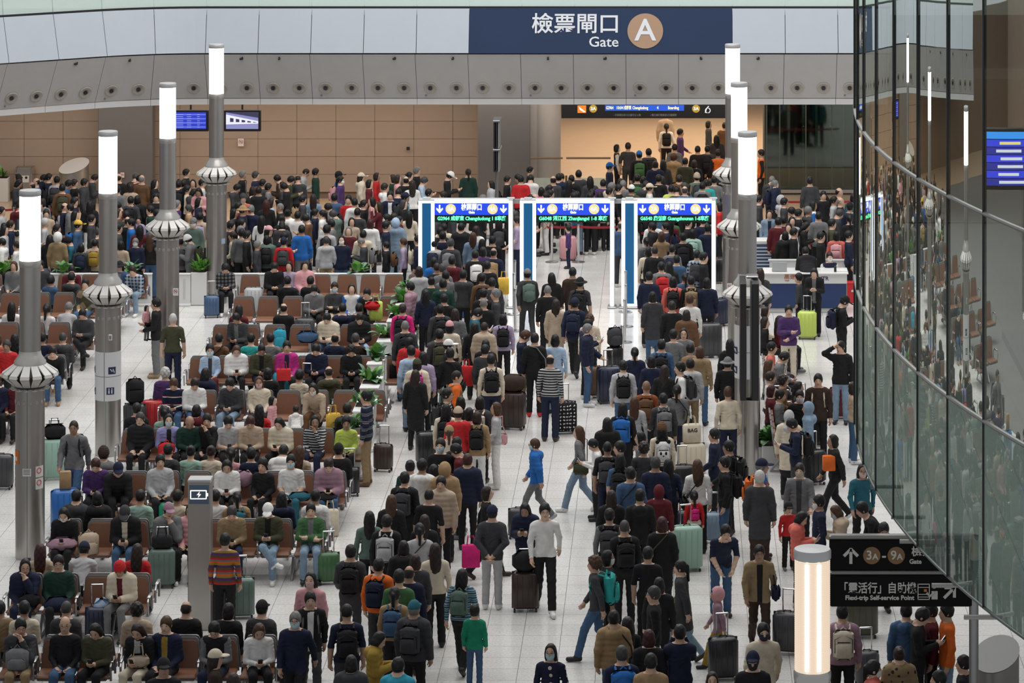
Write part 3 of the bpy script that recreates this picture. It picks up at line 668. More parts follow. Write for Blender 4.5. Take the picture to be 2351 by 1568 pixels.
for x in (1330, 1480, 1630): MB().box((fx(x, Y), Y, 3.85), (.04, .04, .9)).build('hanger', DARKM, r)
# lift behind glass
lift = empty('glass_lift'); tag(lift, 'dark glazed lift shaft with green tinted doors beyond the counter', 'lift')
Y = 99.6; LG = glass_mat('lift_glass', (.45, .56, .50), .12, .04); LFR = mat('lift_steel', (.14, .16, .145), rough=.4, metal=.5); LBK = mat('lift_dark', (.075, .09, .08), rough=.6)
xa, xb = fx(1757, Y), fx(1972, Y); w = xb - xa
MB().box(((xa + xb) / 2, Y + 1.6, 2.0), (w, .1, 4.2)).build('shaft_back', LBK, lift)
for x in (xa + .02, xb - .02): MB().box((x, Y + .8, 2.0), (.1, 1.6, 4.2)).build('shaft_side', LBK, lift)
MB().box(((xa + xb) / 2, Y - .1, .10), (w, .25, .10)).build('sill', CHROME, lift)
for k, x in enumerate((1812, 1845, 1875, 1908, 1936)):
    MB().box((fx(x, Y), Y + .25, 1.5), (.07, .07, 2.9)).build('door_stile', mat('lift_stile', (.34, .38, .33), rough=.4), lift)
for k, x in enumerate((1828, 1860, 1892, 1922)): MB().box((fx(x, Y), Y + .27, 1.5), (.36, .02, 2.7)).build('glass_door', LG, lift)
for z in (2.62, 3.15): MB().box(((xa + xb) / 2 + .1, Y + .35, z), (w * .9, .12, .08)).build('header_beam', mat('lift_beam', (.20, .23, .21), rough=.4), lift)
MB().box(((xa + xb) / 2 + .1, Y + .4, 2.9), (w * .85, .05, .42)).build('door_gear', mat('lift_gear', (.11, .13, .12), rough=.5), lift)
for x in (1846, 1908):
    for z in (2.55, 2.0, 2.85): obj('bracket', clamp, lift, (fx(x, Y), Y + .18, z))
MB().lathe([(.06, 0), (.06, .08)], 12).build('motor', DARKM, lift, (fx(1868, Y), Y + .3, 2.92))
for x in (1760, 1790, 1850, 1910, 1968): MB().box((fx(x, Y), Y - .02, 2.0), (.035, .05, 4.2)).build('mullion', LFR, lift)
MB().box(((xa + xb) / 2, Y, 2.0), (w, .012, 4.0)).build('glass_front', LG, lift)

# curved glass facade, cylinder segment hanging in front on the right
GL = empty('glass_facade'); tag(GL, 'tall curved curtain of reflective glass panes in steel rails', 'facade')
GR, GX0, GY0, GB = 35.2, 2.70, 48.4, 4.0
REFL = glass_mat('reflective_glass', (.34, .40, .36), .82, .0); LOWG = glass_mat('milky_green_glass', (.26, .33, .30), .42, .015, .34, (.20, .265, .235))
def cyl(a, z): return (GX0 + GR * (1 - math.cos(a)), GY0 - GR * math.sin(a), z)
ang = [math.asin((GY0 - y) / GR) for y in (52.5, 51.2, 49.9, 48.6, 47.3, 45.75, 44.25, 42.75, 41.3, 39.9, 38.4, 36.9)]
R2, R1, TOPZ = 6.25, 8.75, 13.6
for k in range(len(ang) - 1):
    for (z0, z1, m) in ((GB, R2, LOWG), (R2, R1, REFL), (R1, TOPZ, REFL)):
        b = MB(); g = .0001; n = 3; vs = []
        for i in range(n + 1):
            a = ang[k] + g + (ang[k + 1] - ang[k] - 2 * g) * i / n
            vs += [cyl(a, z0 + .02), cyl(a, z1 - .02)]
        b.add(vs, [(2 * i, 2 * i + 1, 2 * i + 3, 2 * i + 2) for i in range(n)]).build('glass_pane', m, GL, smooth=30)
for a in ang: x, y, _ = cyl(a, 0); MB().box((x - .012, y, (GB + TOPZ) / 2), (.024, .03, TOPZ - GB)).build('mullion', DARKM, GL)
for z, rr in ((R2, .030), (R1, .030), (GB, .020), (TOPZ, .05)):
    MB().tube([cyl(ang[0] + (ang[-1] - ang[0]) * i / 30, z) for i in range(31)], rr, 8).build('rail', mat('facade_rail', (.26, .26, .25), rough=.4, metal=.6) if z != GB else mat('edge_metal', (.10, .12, .115), rough=.35, metal=.6), GL)
inner = MB(); inner.add([(GX0 + 2.6, 30, 2.0), (GX0 + 2.6, 60, 2.0), (GX0 + 2.6, 60, 15), (GX0 + 2.6, 30, 15)], [(0, 1, 2, 3)])
io = MB().box((GX0 + 4.2, 47, 9.2), (.2, 22, 9.6)).build('wall_glazed_room', mat('glazed_room', (.20, .21, .19), rough=.7)); tag(io, kind='structure')
fl2 = MB().box((GX0 + 4.0, 46.5, GB + .1), (2.2, 20, .15)).build('floor_glazed_room', mat('glazed_room_floor', (.35, .36, .34), rough=.5)); tag(fl2, kind='structure')
# ---------------------------------------------------------------- lamp posts
LAMPM = mat('lamp_glow', (.9, .9, .88), rough=.3, emit=(1.0, .95, .88), estr=3.2)
LAMPW = mat('lamp_glow_ribbed', (.45, .40, .34), rough=.4, emit=(1.0, .77, .56), estr=.50)
FIN = mat('collar_panel', (.60, .58, .55), rough=.4, noise=.05); POST = mat('post_steel', (.46, .44, .42), rough=.33, metal=.9, noise=.10, nscale=2.5)
ME = {}
ME['low'] = MB().lathe([(.252, 0), (.252, 3.0)], 32).mesh('lower_shaft', POST, 40)
ME['seam'] = MB().box((0, -.2525, 1.5), (.006, .004, 3.0)).mesh('shaft_seam', DARKM)
ME['upp'] = MB().lathe([(.182, 3.38), (.182, 5.12)], 28).mesh('upper_shaft', POST, 40)
ME['ring'] = MB().lathe([(.185, 3.60), (.20, 3.52), (.275, 3.42), (.28, 3.33), (.24, 3.33)], 32).mesh('neck_ring', mat('ring_metal', (.55, .53, .50), rough=.3, metal=.6), 40)
ME['core'] = MB().lathe([(.26, 3.36), (.41, 3.2), (.27, 2.98), (.24, 2.95)], 24).mesh('collar_core', mat('collar_core', (.05, .045, .04), rough=.6))
def fin_mesh():
    b = MB(); A0 = math.pi / 12 * .80
    for (ra, za, rb, zb) in ((.275, 3.37, .475, 3.23), (.475, 3.23, .495, 3.18), (.495, 3.18, .285, 3.00)):
        wa, wb = math.tan(A0) * .40 * (ra / .275) ** .6, math.tan(A0) * .40 * (rb / .275) ** .6
        wa, wb = .056 + (ra - .275) * .11, .056 + (rb - .275) * .11
        b.add([(ra, -wa, za), (ra, wa, za), (rb, wb, zb), (rb, -wb, zb), (ra - .02, -wa, za - .02), (ra - .02, wa, za - .02), (rb - .03, wb, zb), (rb - .03, -wb, zb)], [(0, 1, 2, 3), (4, 7, 6, 5), (0, 3, 7, 4), (1, 5, 6, 2)])
    return b.mesh('fin_panel', FIN)
ME['fin'] = fin_mesh()
ME['eye'] = MB().lathe([(.018, 0), (.02, .012), (.05, .012), (.055, 0)], 14).mesh('downlight', mat('downlight_ring', (.62, .60, .56), rough=.4))
ME['but'] = MB().lathe([(0, .008), (.030, .008), (.036, 0)], 12).mesh('speaker_button', mat('button_metal', (.42, .40, .37), rough=.4, metal=.5))
ME['lamp'] = MB().lathe([(.180, 5.16), (.180, 6.30)], 28).mesh('lamp_tube', LAMPM, 40)
ME['band'] = MB().lathe([(.184, 5.06), (.190, 5.10), (.190, 5.15), (.180, 5.17)], 28).mesh('lamp_band', mat('band_metal', (.55, .53, .5), rough=.3, metal=.7), 40)
ME['cap'] = MB().lathe([(.183, 6.29), (.190, 6.30), (.190, 6.375), (.180, 6.39), (0, 6.395)], 28).mesh('lamp_cap', mat('cap_metal', (.50, .50, .50), rough=.35, metal=.3), 40)
def lamp_post(X, Y, label, near=False):
    r = empty('lamp_post', (X, Y, 0)); tag(r, label, 'lamp post', 'tall lamp posts with finned collars')
    obj('lower_shaft', ME['low'], r); obj('shaft_seam', ME['seam'], r); obj('upper_shaft', ME['upp'], r); obj('neck_ring', ME['ring'], r)
    c = obj('collar', ME['core'], r)
    for k in range(14): obj('fin_panel', ME['fin'], c, (0, 0, 0), (0, 0, 2 * math.pi * (k + .5) / 14))
    for k in range(14):
        t = 2 * math.pi * (k + .5) / 14; obj('downlight', ME['eye'], c, (.30 * math.cos(t), .30 * math.sin(t), 2.955), (math.pi, 0, 0))
        t = 2 * math.pi * k / 14; o = obj('speaker_button', ME['but'], r, (.252 * math.cos(t), .252 * math.sin(t), 2.72), (0, math.pi / 2, t))
        o.rotation_euler = (math.pi / 2, 0, t + math.pi / 2)
    obj('lamp_tube', ME['lamp'], r); obj('lamp_band', ME['band'], r); obj('lamp_cap', ME['cap'], r)
    return r
P1 = lamp_post(fx(69, 57.6), 57.6, 'lamp post with orange sticker and notices on its lower shaft')
P2 = lamp_post(fx(248, 65.4), 65.4, 'lamp post with white pictogram wrap beside the empty aisle')
P3 = lamp_post(fx(385, 73.5), 73.5, 'lamp post with no smoking plate behind the person carrying a baby')
P4 = lamp_post(fx(497, 81.7), 81.7, 'lamp post rising beside the white planter box and departure screens')
Q1 = lamp_post(fx(1682, 81.7), 81.7, 'farthest lamp post of the row by the white service counter')
Q2 = lamp_post(fx(1697, 73.6), 73.6, 'middle lamp post of the row by the white service counter')
Q3 = lamp_post(fx(1716, 65.3), 65.3, 'lamp post right behind the pair of black display slabs')
# the nearest lamp shows ribs and two bright tubes
Pn = empty('lamp_post', (fx(1865, 33.4), 33.4, 0)); tag(Pn, 'closest lamp post with warm ribbed glowing tube beside the black sign', 'lamp post', 'tall lamp posts with finned collars')
obj('upper_shaft', ME['upp'], Pn); obj('lower_shaft', ME['low'], Pn); obj('lamp_band', ME['band'], Pn); obj('lamp_cap', ME['cap'], Pn)
prof = []
for i in range(57): z = 5.17 + 1.12 * i / 57; prof += [(.181, z), (.175, z + .010)]
MB().lathe(prof, 30).build('lamp_tube', LAMPW, Pn, smooth=60)
for sx in (-.06, .06): MB().lathe([(.02, 5.2), (.02, 6.27)], 8).build('bright_tube', LAMPM, Pn, (sx, -.165, 0))
MB().lathe([(.186, 6.30), (.187, 6.37)], 30).build('cap_trim', CHROME, Pn)
# wraps and stickers
WRAP = mat('wrap_white', (.66, .66, .67), rough=.4); NVI = mat('pictogram_navy', (.02, .03, .09), rough=.5)
def wrap(post, z0, z1, squares):
    w = MB().lathe([(.2535, z0), (.2555, z0), (.2555, z1), (.2535, z1)], 32).build('wrap', WRAP, post, smooth=40)
    MB().lathe([(.2565, (z0 + z1) / 2 - .004), (.2565, (z0 + z1) / 2 + .004)], 32).build('wrap_seam', DARKM, w)
    MB().box((-.03, -.256, (z0 + z1) / 2), (.012, .004, z1 - z0)).build('wrap_seam', GREYM, w)
    for (a, z, ic) in squares:
        t = math.radians(a); b = MB().lathe([(.258, z - .07), (.258, z + .07)], 4, a0=t - .30, a1=t + .30).build('pictogram', NVI, w)
        q = MB(); R_ = .2605
        P_ = lambda da, dz: (R_ * math.cos(t + da), R_ * math.sin(t + da), z + dz)
        if ic == 'wc':
            for d_ in (-.11, .11): q.add([P_(d_ - .05, -.05), P_(d_ + .05, -.05), P_(d_ + .05, .02), P_(d_ - .05, .02)], [(0, 1, 2, 3)]); q.ball(P_(d_, .04), .014, 6, 4)
        else: q.tube([P_(-.15, .03), P_(.0, -.02), P_(.05, .03), P_(.16, -.04)], .010, 5)
        q.build('pictogram_figure', WRAP, b)
wrap(P2, 1.10, 2.06, [(-70, 1.30, 'wc'), (-165, 1.28, 'x'), (-62, 1.70, 'x'), (-170, 1.70, 'x')])
wrap(Q3, 1.55, 2.60, [(-158, 2.10, 'x'), (-160, 1.72, 'x')])
def sticker(name, post, a, z, da, h, m, label, cat='sticker'):
    t = math.radians(a); n = 6
    o = MB().lathe([(.2545, z - h / 2), (.256, z - h / 2), (.256, z + h / 2), (.2545, z + h / 2)], n, a0=t - da, a1=t + da).build(name, m, post); return o
ORG = mat('sticker_orange', (.66, .16, .02), rough=.5)
s_ = sticker('orange_sticker', P1, -150, 1.78, .40, .23, ORG, ''); MB().lathe([(.257, 1.71), (.257, 1.78)], 4, a0=math.radians(-160), a1=math.radians(-138)).build('sticker_text', WRAP, s_)
s_ = sticker('paper_notice', P1, -92, 1.53, .30, .13, M_PAPER, '')
for k in range(4): MB().lathe([(.257, 1.57 - k * .025), (.257, 1.578 - k * .025)], 4, a0=math.radians(-106), a1=math.radians(-79)).build('notice_line', DARKM, s_)
for z in (1.53, 1.32):
    s_ = sticker('warning_notice', P1, -38, z, .34, .19, M_PAPER, ''); t = math.radians(-42)
    MB().tube([(.259 * math.cos(t + .17 * math.cos(u)), .259 * math.sin(t + .17 * math.cos(u)), z + .02 + .045 * math.sin(u)) for u in (k * math.pi / 7 for k in range(14))], .006, 5, closed=True).build('red_ring', M_RED, s_)
    s_ = sticker('warning_notice', P1, -172, z, .2, .19, M_PAPER, '')
MB().box((.09, -.262, 2.36), (.07, .03, .12), .008).build('socket_plate', M_PAPER, P2); MB().box((.09, -.279, 2.36), (.045, .004, .07)).build('socket_face', GREYM, P2)
no_smoking((fx(403, 73.2), 73.215, 1.80), .12, 'no smoking plate fixed to the lamp post near the pale floor')
for p_, zz in ((P1, .03), (P2, .03)): MB().box((0, -.25, zz), (.12, .02, .04)).build('base_hatch', DARKM, p_)
s_ = sticker('blue_plate', P4, -40, 1.55, .25, .13, mat('plate_blue', (.30, .42, .55)), '')
s_ = sticker('long_notice', P4, -165, 1.35, .22, .42, M_PAPER, '')
no_smoking((fx(1675, 73.3), 73.30, 1.9), .11, 'no smoking plate on the lamp post by the gate 8A queue')

# ---------------------------------------------------------------- ticket gates
GY = 81.0; gz = lambda y: atY(0, y, GY).z; gx = lambda x: fx(x, GY)
LEDW = emis('gate_light', (.95, .97, 1.0), 2.6); GBLUE = mat('gate_panel_blue', (.008, .105, .26), rough=.4, emit=(.008, .105, .26), estr=.28)
GSIGN = emis('gate_sign_blue', (.005, .055, .72), .95); GDARK = mat('led_panel', (.012, .03, .022), rough=.3); LEDG = emis('led_green', (.12, 1.0, .45), 1.5); GOLDL = emis('gate_disc_gold', (.86, .66, .30), .95)
LITW = emis('gate_white', (.95, .95, .97), 1.25); ALU = mat('gate_aluminium', (.42, .43, .43), rough=.35, metal=.4)
MINTL = emis('header_light', (.78, .98, .95), 1.6)
def gate(xL, a, b, led, label):
    r = empty('ticket_gate', (gx(xL + 108), GY, 0)); tag(r, label, 'ticket gate', 'lit ticket gate frames')
    X = lambda x: gx(x + xL - 961) - gx(xL + 108); top = gz(461); xs = X
    def bx(name, x0, x1, z0, z1, y0, d, m, bev=0): o = MB().box(((X(x0) + X(x1)) / 2, y0 + d / 2, (z0 + z1) / 2), (X(x1) - X(x0), d, z1 - z0), bev).build(name, m, r); return o
    bx('pylon', 961, 997.5, 0, top, 0, .24, ALU)
    for (n, x0, x1, z0, z1) in (('light_edge', 961, 969, .06, top), ('light_edge', 990, 997.5, .06, top), ('light_edge', 969, 990, gz(466), top), ('light_edge', 969, 990, .06, .11)): bx(n, x0, x1, z0, z1, -.03, .03, LEDW)
    bx('blue_panel', 969, 990, .11, gz(466), -.022, .022, GBLUE)
    bx('side_post', 1168, 1178, 0, top, 0, .24, ALU); bx('light_edge', 1168, 1176, .06, top, -.03, .03, LEDW)
    bx('header_box', 997.5, 1168, gz(466), top, 0, .24, ALU); bx('header_light', 997.5, 1168, gz(466), gz(457.5), -.03, .03, MINTL)
    bx('top_cover', 961, 1178, top, top + .035, -.03, .30, mat('gate_cover', (.50, .51, .52), rough=.4), .01)
    for x in (979, 1172): bx('top_block', x - 9, x + 9, top + .035, top + .06, .02, .2, mat('gate_cover', (.5, .51, .52)), .008)
    sgn = bx('sign_panel', 997.5, 1168, gz(493), gz(466), -.028, .05, GSIGN)
    led_ = bx('led_strip', 997.5, 1168, gz(510), gz(493.5), -.02, .04, GDARK)
    def tx(name, s, x, y, size, m, w=None, bold=.0, par=sgn): return text(name, s, size, (X(x), -.034, gz(y)), m, par, bold, width=(w * GY / F if w else None))
    for x, code in ((1035, a), (1131, b)):
        MB().lathe([(0, .003), (.127, .003), (.127, 0)], 24).build('gate_disc', GOLDL, sgn, (X(x), -.030, gz(479.5)), (math.pi / 2, 0, 0)); tx('gate_code', code, x, 479.5, .15, LITW, 16, .006)
    for x in (1009.5, 1156):
        b_ = MB(); xx = X(x); b_.prism([(xx - .018, gz(470)), (xx + .018, gz(470)), (xx + .018, gz(480)), (xx + .075, gz(476.5)), (xx + .085, gz(480)), (xx, gz(489)), (xx - .085, gz(480)), (xx - .075, gz(476.5)), (xx - .018, gz(480))], -.036, -.030); b_.build('down_arrow', LITW, sgn)
    tx('gate_characters', '檢票閘口', 1083, 476, .17, LITW, 47, .006); tx('gate_word', 'Gate', 1083, 487, .085, LITW, 14, .004)
    text('led_text', led, .12, (X(1083), -.026, gz(501.5)), LEDG, led_, .004, width=157 * GY / F)
    bx('foot_plate', 955, 1000, 0, .04, -.10, .42, ALU, .01); bx('foot_plate', 1162, 1182, 0, .04, -.10, .42, ALU, .01)
    return r
gate(961, '3A', '4A', 'G2964 成都東 Chengdudong 1 8車廂', 'lit ticket gate for 3A and 4A with Chengdudong display')
gate(1194, '5A', '6A', 'G6048 湛江西 Zhanjiangxi 1-8 車廂', 'lit ticket gate for 5A and 6A with Zhanjiangxi display')
gate(1427, '7A', '8A', 'G6540 廣州南 Guangzhounan 1-8車廂', 'lit ticket gate for 7A and 8A with Guangzhounan display')
gate_b = MB().box((gx(1186.5), GY + .15, gz(464)), (gx(1195) - gx(1178), .12, .10)).build('gate_link', ALU); tag(gate_b, 'grey aluminium bar linking gates 4A and 5A at the top', 'bar')
gate_c = MB().box((gx(1419), GY + .15, gz(464)), (gx(1428) - gx(1411), .12, .10)).build('gate_link', ALU); tag(gate_c, 'grey aluminium bar linking gates 6A and 7A at the top', 'bar')

# ---------------------------------------------------------------- stanchions and red belts
ME['stpole'] = MB().lathe([(.032, .02), (.032, .92), (.036, .93), (.036, 1.0), (.02, 1.01), (0, 1.01)], 14).mesh('pole', CHROME, 40)
ME['stbase'] = MB().lathe([(0, .034), (.05, .034), (.16, .018), (.175, .012), (.175, 0)], 24).mesh('base', STEEL, 40)
BELT = mat('belt_red', (.28, .012, .02), rough=.6)
ORD = ['first', 'second', 'third', 'fourth', 'fifth', 'sixth', 'seventh', 'eighth', 'ninth', 'tenth', 'eleventh', 'twelfth', 'thirteenth', 'fourteenth']
def stanchion(p, label):
    r = empty('stanchion', (p[0], p[1], 0)); tag(r, label, 'stanchion', 'metal queue stanchions'); obj('pole', ME['stpole'], r); obj('base', ME['stbase'], r); return r
def belt(a, b, label, z=.94):
    a, b = Vector((a[0], a[1], z)), Vector((b[0], b[1], z)); d = (b - a); n = Vector((-d.y, d.x, 0)).normalized() * .003
    vs = []
    for t in (0, .25, .5, .75, 1.0):
        p = a + d * t - Vector((0, 0, .05 * 4 * t * (1 - t) * .5)); vs += [p - n + Vector((0, 0, .03)), p - n - Vector((0, 0, .03)), p + n + Vector((0, 0, .03)), p + n - Vector((0, 0, .03))]
    fs = []
    for i in range(4): k = i * 4; fs += [(k, k + 1, k + 5, k + 4), (k + 2, k + 6, k + 7, k + 3), (k, k + 4, k + 6, k + 2), (k + 1, k + 3, k + 7, k + 5)]
    o = MB().add(vs, fs).build('queue_belt', BELT); tag(o, label, 'belt'); return o
for i, (x, y) in enumerate(((1183, 760), (1180, 722), (1182, 690))): stanchion(at(x, y), f'stanchion beside the gate 4A queue, {ORD[i]} from the viewer')
for i, (x, y) in enumerate(((1429, 850), (1434, 786), (1437, 750), (1436, 716))): stanchion(at(x, y), f'stanchion in the open line leading to gate 7A, {ORD[i]} from the viewer')
for i, (x, y) in enumerate(((881, 935), (886, 925))): stanchion(at(x, y), ('stanchion at the end of the plant boxes', 'stanchion half hidden behind the one by the plant boxes')[i])
ga, gb_ = at(1267, 602), at(1328, 602); stanchion(ga, 'stanchion seen through gate 5A'); stanchion(gb_, 'stanchion seen through gate 6A beside the pink suitcase')
stanchion(at(1355, 572), 'farther stanchion seen through gate 6A'); stanchion(at(1347, 549), 'farthest stanchion seen through gate 6A')
ends = [(gx(1232), ga.y), (ga.x, ga.y), (gb_.x, gb_.y), (gx(1410), gb_.y)]
for i in range(3): belt(ends[i], ends[i + 1], ('red queue belt behind gate 5A at its pylon', 'red queue belt between the stanchions behind gate 5A and 6A', 'red queue belt behind gate 6A near its side post')[i])
la, lb = at(32, 560), at(-40, 560); stanchion(la, 'stanchion with red belts by the grey bin'); belt((la.x, la.y), (lb.x, lb.y), 'red queue belt at the picture edge by the bin')
lc = at(165, 560); belt((la.x, la.y), (lc.x, lc.y), 'red queue belt running from the bin into the crowd')
ra, rb = at(1745, 540), at(1990, 540); belt((ra.x, ra.y), (rb.x, rb.y), 'upper red queue belt behind the service counter'); ra, rb = at(1740, 640), at(1960, 640); belt((ra.x, ra.y), (rb.x, rb.y), 'lower red queue belt behind the service counter')
belt((gx(1467), 86.5), (gx(1640), 86.5), 'red queue belt seen through gate 7A')

# ---------------------------------------------------------------- white barrier, plant boxes, plants
BW = mat('barrier_white', (.70, .70, .69), rough=.45)
Yb = 81.3; xa, xb = fx(95, Yb), fx(438, Yb)
LEAFG = mat('leaf_green', (.09, .26, .035), rough=.4, noise=.35, nscale=9); LEAFD = mat('leaf_deep', (.03, .12, .03), rough=.35, noise=.35, nscale=9); LEAFB = mat('leaf_bluegreen', (.16, .28, .19), rough=.4, noise=.3)
def barrier(x0, x1, label):
    r = empty('low_barrier', (0, Yb, 0)); tag(r, label, 'barrier'); a, c = fx(x0, Yb), fx(x1, Yb); n = max(1, round((c - a) / 1.2)); w = (c - a) / n
    for k in range(n):
        MB().box((a + (k + .5) * w, 0, .40), (w - .02, .08, .74), .006).build('barrier_panel', BW, r)
        MB().box((a + (k + .5) * w, -.045, .42), (w - .25, .012, .48), .004).build('inset_panel', mat('barrier_inset', (.55, .55, .54), rough=.5), r)
        MB().box((a + (k + .5) * w, -.02, .03), (w, .22, .06), .006).build('foot_rail', BW, r)
    MB().box(((a + c) / 2, 0, .785), (c - a, .14, .035), .008).build('cap_rail', BW, r)
barrier(96, 350, 'low white barrier behind the seats near the tall lamp posts'); barrier(410, 438, 'short white barrier piece beside the square planter'); barrier(533, 925, 'long white barrier between the seats and the queue')
def leaf_mesh(L, W, droop, m):
    vs = []; n = 5
    for i in range(n + 1):
        t = i / n; w = W * math.sin(math.pi * min(1, t * .92 + .06)) ** .8 * .5; z = L * (t * .55 - droop * t * t); x = L * t * .8
        vs += [(x, -w, z + w * .25), (x, 0, z), (x, w, z + w * .25)]
    fs = []
    for i in range(n): k = i * 3; fs += [(k, k + 1, k + 4, k + 3), (k + 1, k + 2, k + 5, k + 4)]
    return MB().add(vs, fs).mesh('leaf', m, 60)
LEAVES = [leaf_mesh(.34, .15, .35, LEAFG), leaf_mesh(.30, .17, .55, LEAFD), leaf_mesh(.36, .19, .45, LEAFB), leaf_mesh(.42, .07, .40, LEAFG), leaf_mesh(.26, .20, .2, LEAFG)]
def plant(loc, label, kinds, n=26, s=1.0, spread=.16, base=None):
    r = empty('potted_plant' if base else 'trough_plant', loc); tag(r, label, 'plant', 'green plants in the hall')
    for k in range(n):
        a = rnd.uniform(0, 6.283); rr = rnd.uniform(0, spread) * s; ti = rnd.uniform(-1.15, .25); sc = s * rnd.uniform(.6, 1.05)
        o = obj('leaf', LEAVES[rnd.choice(kinds)], r, (rr * math.cos(a), rr * math.sin(a), rnd.uniform(-.02, .10) * s), (rnd.uniform(-.3, .3), ti, a), (sc, sc, sc))
    MB().box((0, 0, -.03), (.34 * s, .34 * s, .06), .01).build('soil', mat('soil', (.03, .02, .015), rough=.95), r)
    if base: MB().box((0, 0, -base / 2 - .02), (.38, .38, base), .01).build('pot', BW, r)
    return r
nm = ['nearest', 'second', 'third', 'fourth', 'fifth', 'sixth', 'seventh', 'eighth']
PXp = -6.33
for i, (x, y) in enumerate(((815, 945), (838, 890), (853, 838), (868, 785), (890, 735), (912, 690), (930, 655), (945, 632))):
    Yp = F * (H0 - .98) / (y + 20 - VY); X = fx(x, Yp)
    t = empty('plant_trough', (X, Yp, 0)); tag(t, f'white plant trough divider, {ORD[i]} from the viewer along the queue', 'planter', 'white plant troughs')
    MB().box((0, 0, .41), (.36, 1.15, .78), .012).build('trough_box', BW, t); MB().box((0, 0, .04), (.46, 1.2, .07), .008).build('trough_foot', BW, t)
    MB().box((0, 0, .795), (.40, 1.18, .03), .006).build('trough_rim', BW, t)
    plant((X, Yp, .83), f'broad-leaved green plant in the trough {ORD[i]} from the viewer', (0, 1, 2, 4) if i % 2 == 0 else (1, 2, 4), 30, 1.05, .2)
sqp = at(457, 700); plant((sqp.x, sqp.y + .1, .83), 'spiky green plant in the square white planter by the lamp post', (0, 3, 3, 4), 34, 1.0, .15, base=.80)
for (x, lab, ks) in ((145, 'green plant on the barrier behind the person in a red sweater', (0, 2, 4)), (307, 'bluish green plant on the barrier between two lamp posts', (2, 0, 1)), (6, 'green plant on the barrier at the picture edge', (0, 3)), (821, 'green plant on the long barrier in front of the queue', (0, 2, 4))):
    plant((fx(x, Yb + .15), Yb + .15, .80), lab, ks, 28, 1.0, .17)
plant(tuple(at(1752, 1050)[:2]) + (.30,), 'low green plant in a pale pot behind the display slabs', (0, 1, 4), 30, 1.15, .22, base=.32)
plant(tuple(at(1772, 1062)[:2]) + (.42,), 'dark leafy plant in a pale pot by the standing cream coat', (1, 1, 0), 30, 1.15, .22, base=.40)
fp = at(6, 462); plant((fp.x, fp.y, .72), 'dark green plant in white pot at the far wall', (1, 3), 20, .9, .14, base=.7)

# ---------------------------------------------------------------- seats
BROWN = mat('seat_brown', (.21, .095, .055), rough=.42, noise=.12, nscale=14, bump=.15, bscale=90); SHELL = mat('seat_shell_grey', (.17, .16, .155), rough=.45); ARMM = mat('seat_armrest', (.36, .36, .37), rough=.3, metal=.7)
def back_poly(w0, w1, z0, z1, r=.05):
    return [(-w0, z0), (w0, z0), (w1, z1 - r), (w1 - r * .4, z1 - r * .3), (w1 - r, z1), (-w1 + r, z1), (-w1 + r * .4, z1 - r * .3), (-w1, z1 - r)]
ME['pad'] = MB().prism(back_poly(.245, .205, .0, .42), -.022, .022).mesh('back_pad', BROWN); ME['shell'] = MB().prism(back_poly(.262, .222, -.03, .46), .020, .055).mesh('back_shell', SHELL)
b = MB(); b.box((0, -.235, .435), (.50, .46, .05), .02); ME['seat'] = b.mesh('seat', BROWN)
b = MB(); b.box((0, -.24, .40), (.46, .42, .03), .01); ME['pan'] = b.mesh('seat_pan', SHELL)
b = MB(); b.tube([(0, -.40, .38), (0, -.44, .60), (0, -.38, .645), (0, -.10, .64), (0, -.02, .58), (0, -.02, .38)], .018, 8); b.box((0, -.25, .655), (.055, .30, .025), .01); ME['arm'] = b.mesh('armrest', ARMM, 40)
b = MB(); b.tube([(0, -.16, .34), (0, -.44, .02)], .024, 8); b.tube([(0, -.16, .34), (0, .11, .02)], .024, 8); b.tube([(0, -.47, .015), (0, .125, .015)], .022, 8); ME['leg'] = b.mesh('leg', ARMM, 40)
SP = .575
def make_bench(n):
    r = empty('waiting_bench')
    for k in range(n):
        x = (k - (n - 1) / 2) * SP
        bk = obj('backrest', ME['pad'], r, (x, .0, .44), (-.12, 0, 0)); obj('back_shell', ME['shell'], bk)
        st = obj('seat', ME['seat'], r, (x, 0, 0)); obj('seat_pan', ME['pan'], st)
    for k in range(0, n + 1, 2): obj('armrest', ME['arm'], r, ((k - n / 2) * SP, 0, 0))
    for k in (.5, n - 1.5): obj('leg', ME['leg'], r, ((k - (n - 1) / 2) * SP, 0, 0))
    MB().box((0, -.16, .36), (n * SP - .1, .07, .05), .008).build('beam', ARMM, r)
    return r
b4 = make_bench(4); used = [False]
def bench(X, Y, rz, label):
    if not used[0]: o = b4; used[0] = True; o.location = (X, Y, 0); o.rotation_euler = (0, 0, rz)
    else: o = copy_tree(b4, (X, Y, 0), rz)
    tag(o, label, 'bench', 'brown four-seat waiting benches'); return o
ROWS = [49.5, 53, 56.5, 60, 63.5, 67, 70.5, 74, 77.5]
BL = [(-9.50, 'the pillar-side block'), (-7.05, 'the queue-side block')]
for i, Yr in enumerate(ROWS):
    for j, (X, nm_) in enumerate(BL):
        if i == 1 and j == 1: continue
        X_ = X + (0 if i < 5 else (.28 if j == 0 else .1))
        bench(X_, Yr, 0, f'brown seats facing the viewer, {ORD[i]} row from the front, {nm_}'); bench(X_, Yr + .30, math.pi, f'grey-backed seats facing the gates, {ORD[i]} row from the front, {nm_}')
bench(-9.45, 80.55, 0, 'brown seats against the long white barrier beside the lamp post'); bench(-7.10, 80.55, 0, 'empty brown seats against the long white barrier by the plants')
bench(-13.9, 80.55, 0, 'brown seats against the barrier behind the bearded lamp posts'.replace('bearded ', 'two ')); bench(-16.3, 80.55, 0, 'brown seats against the barrier at the picture edge')
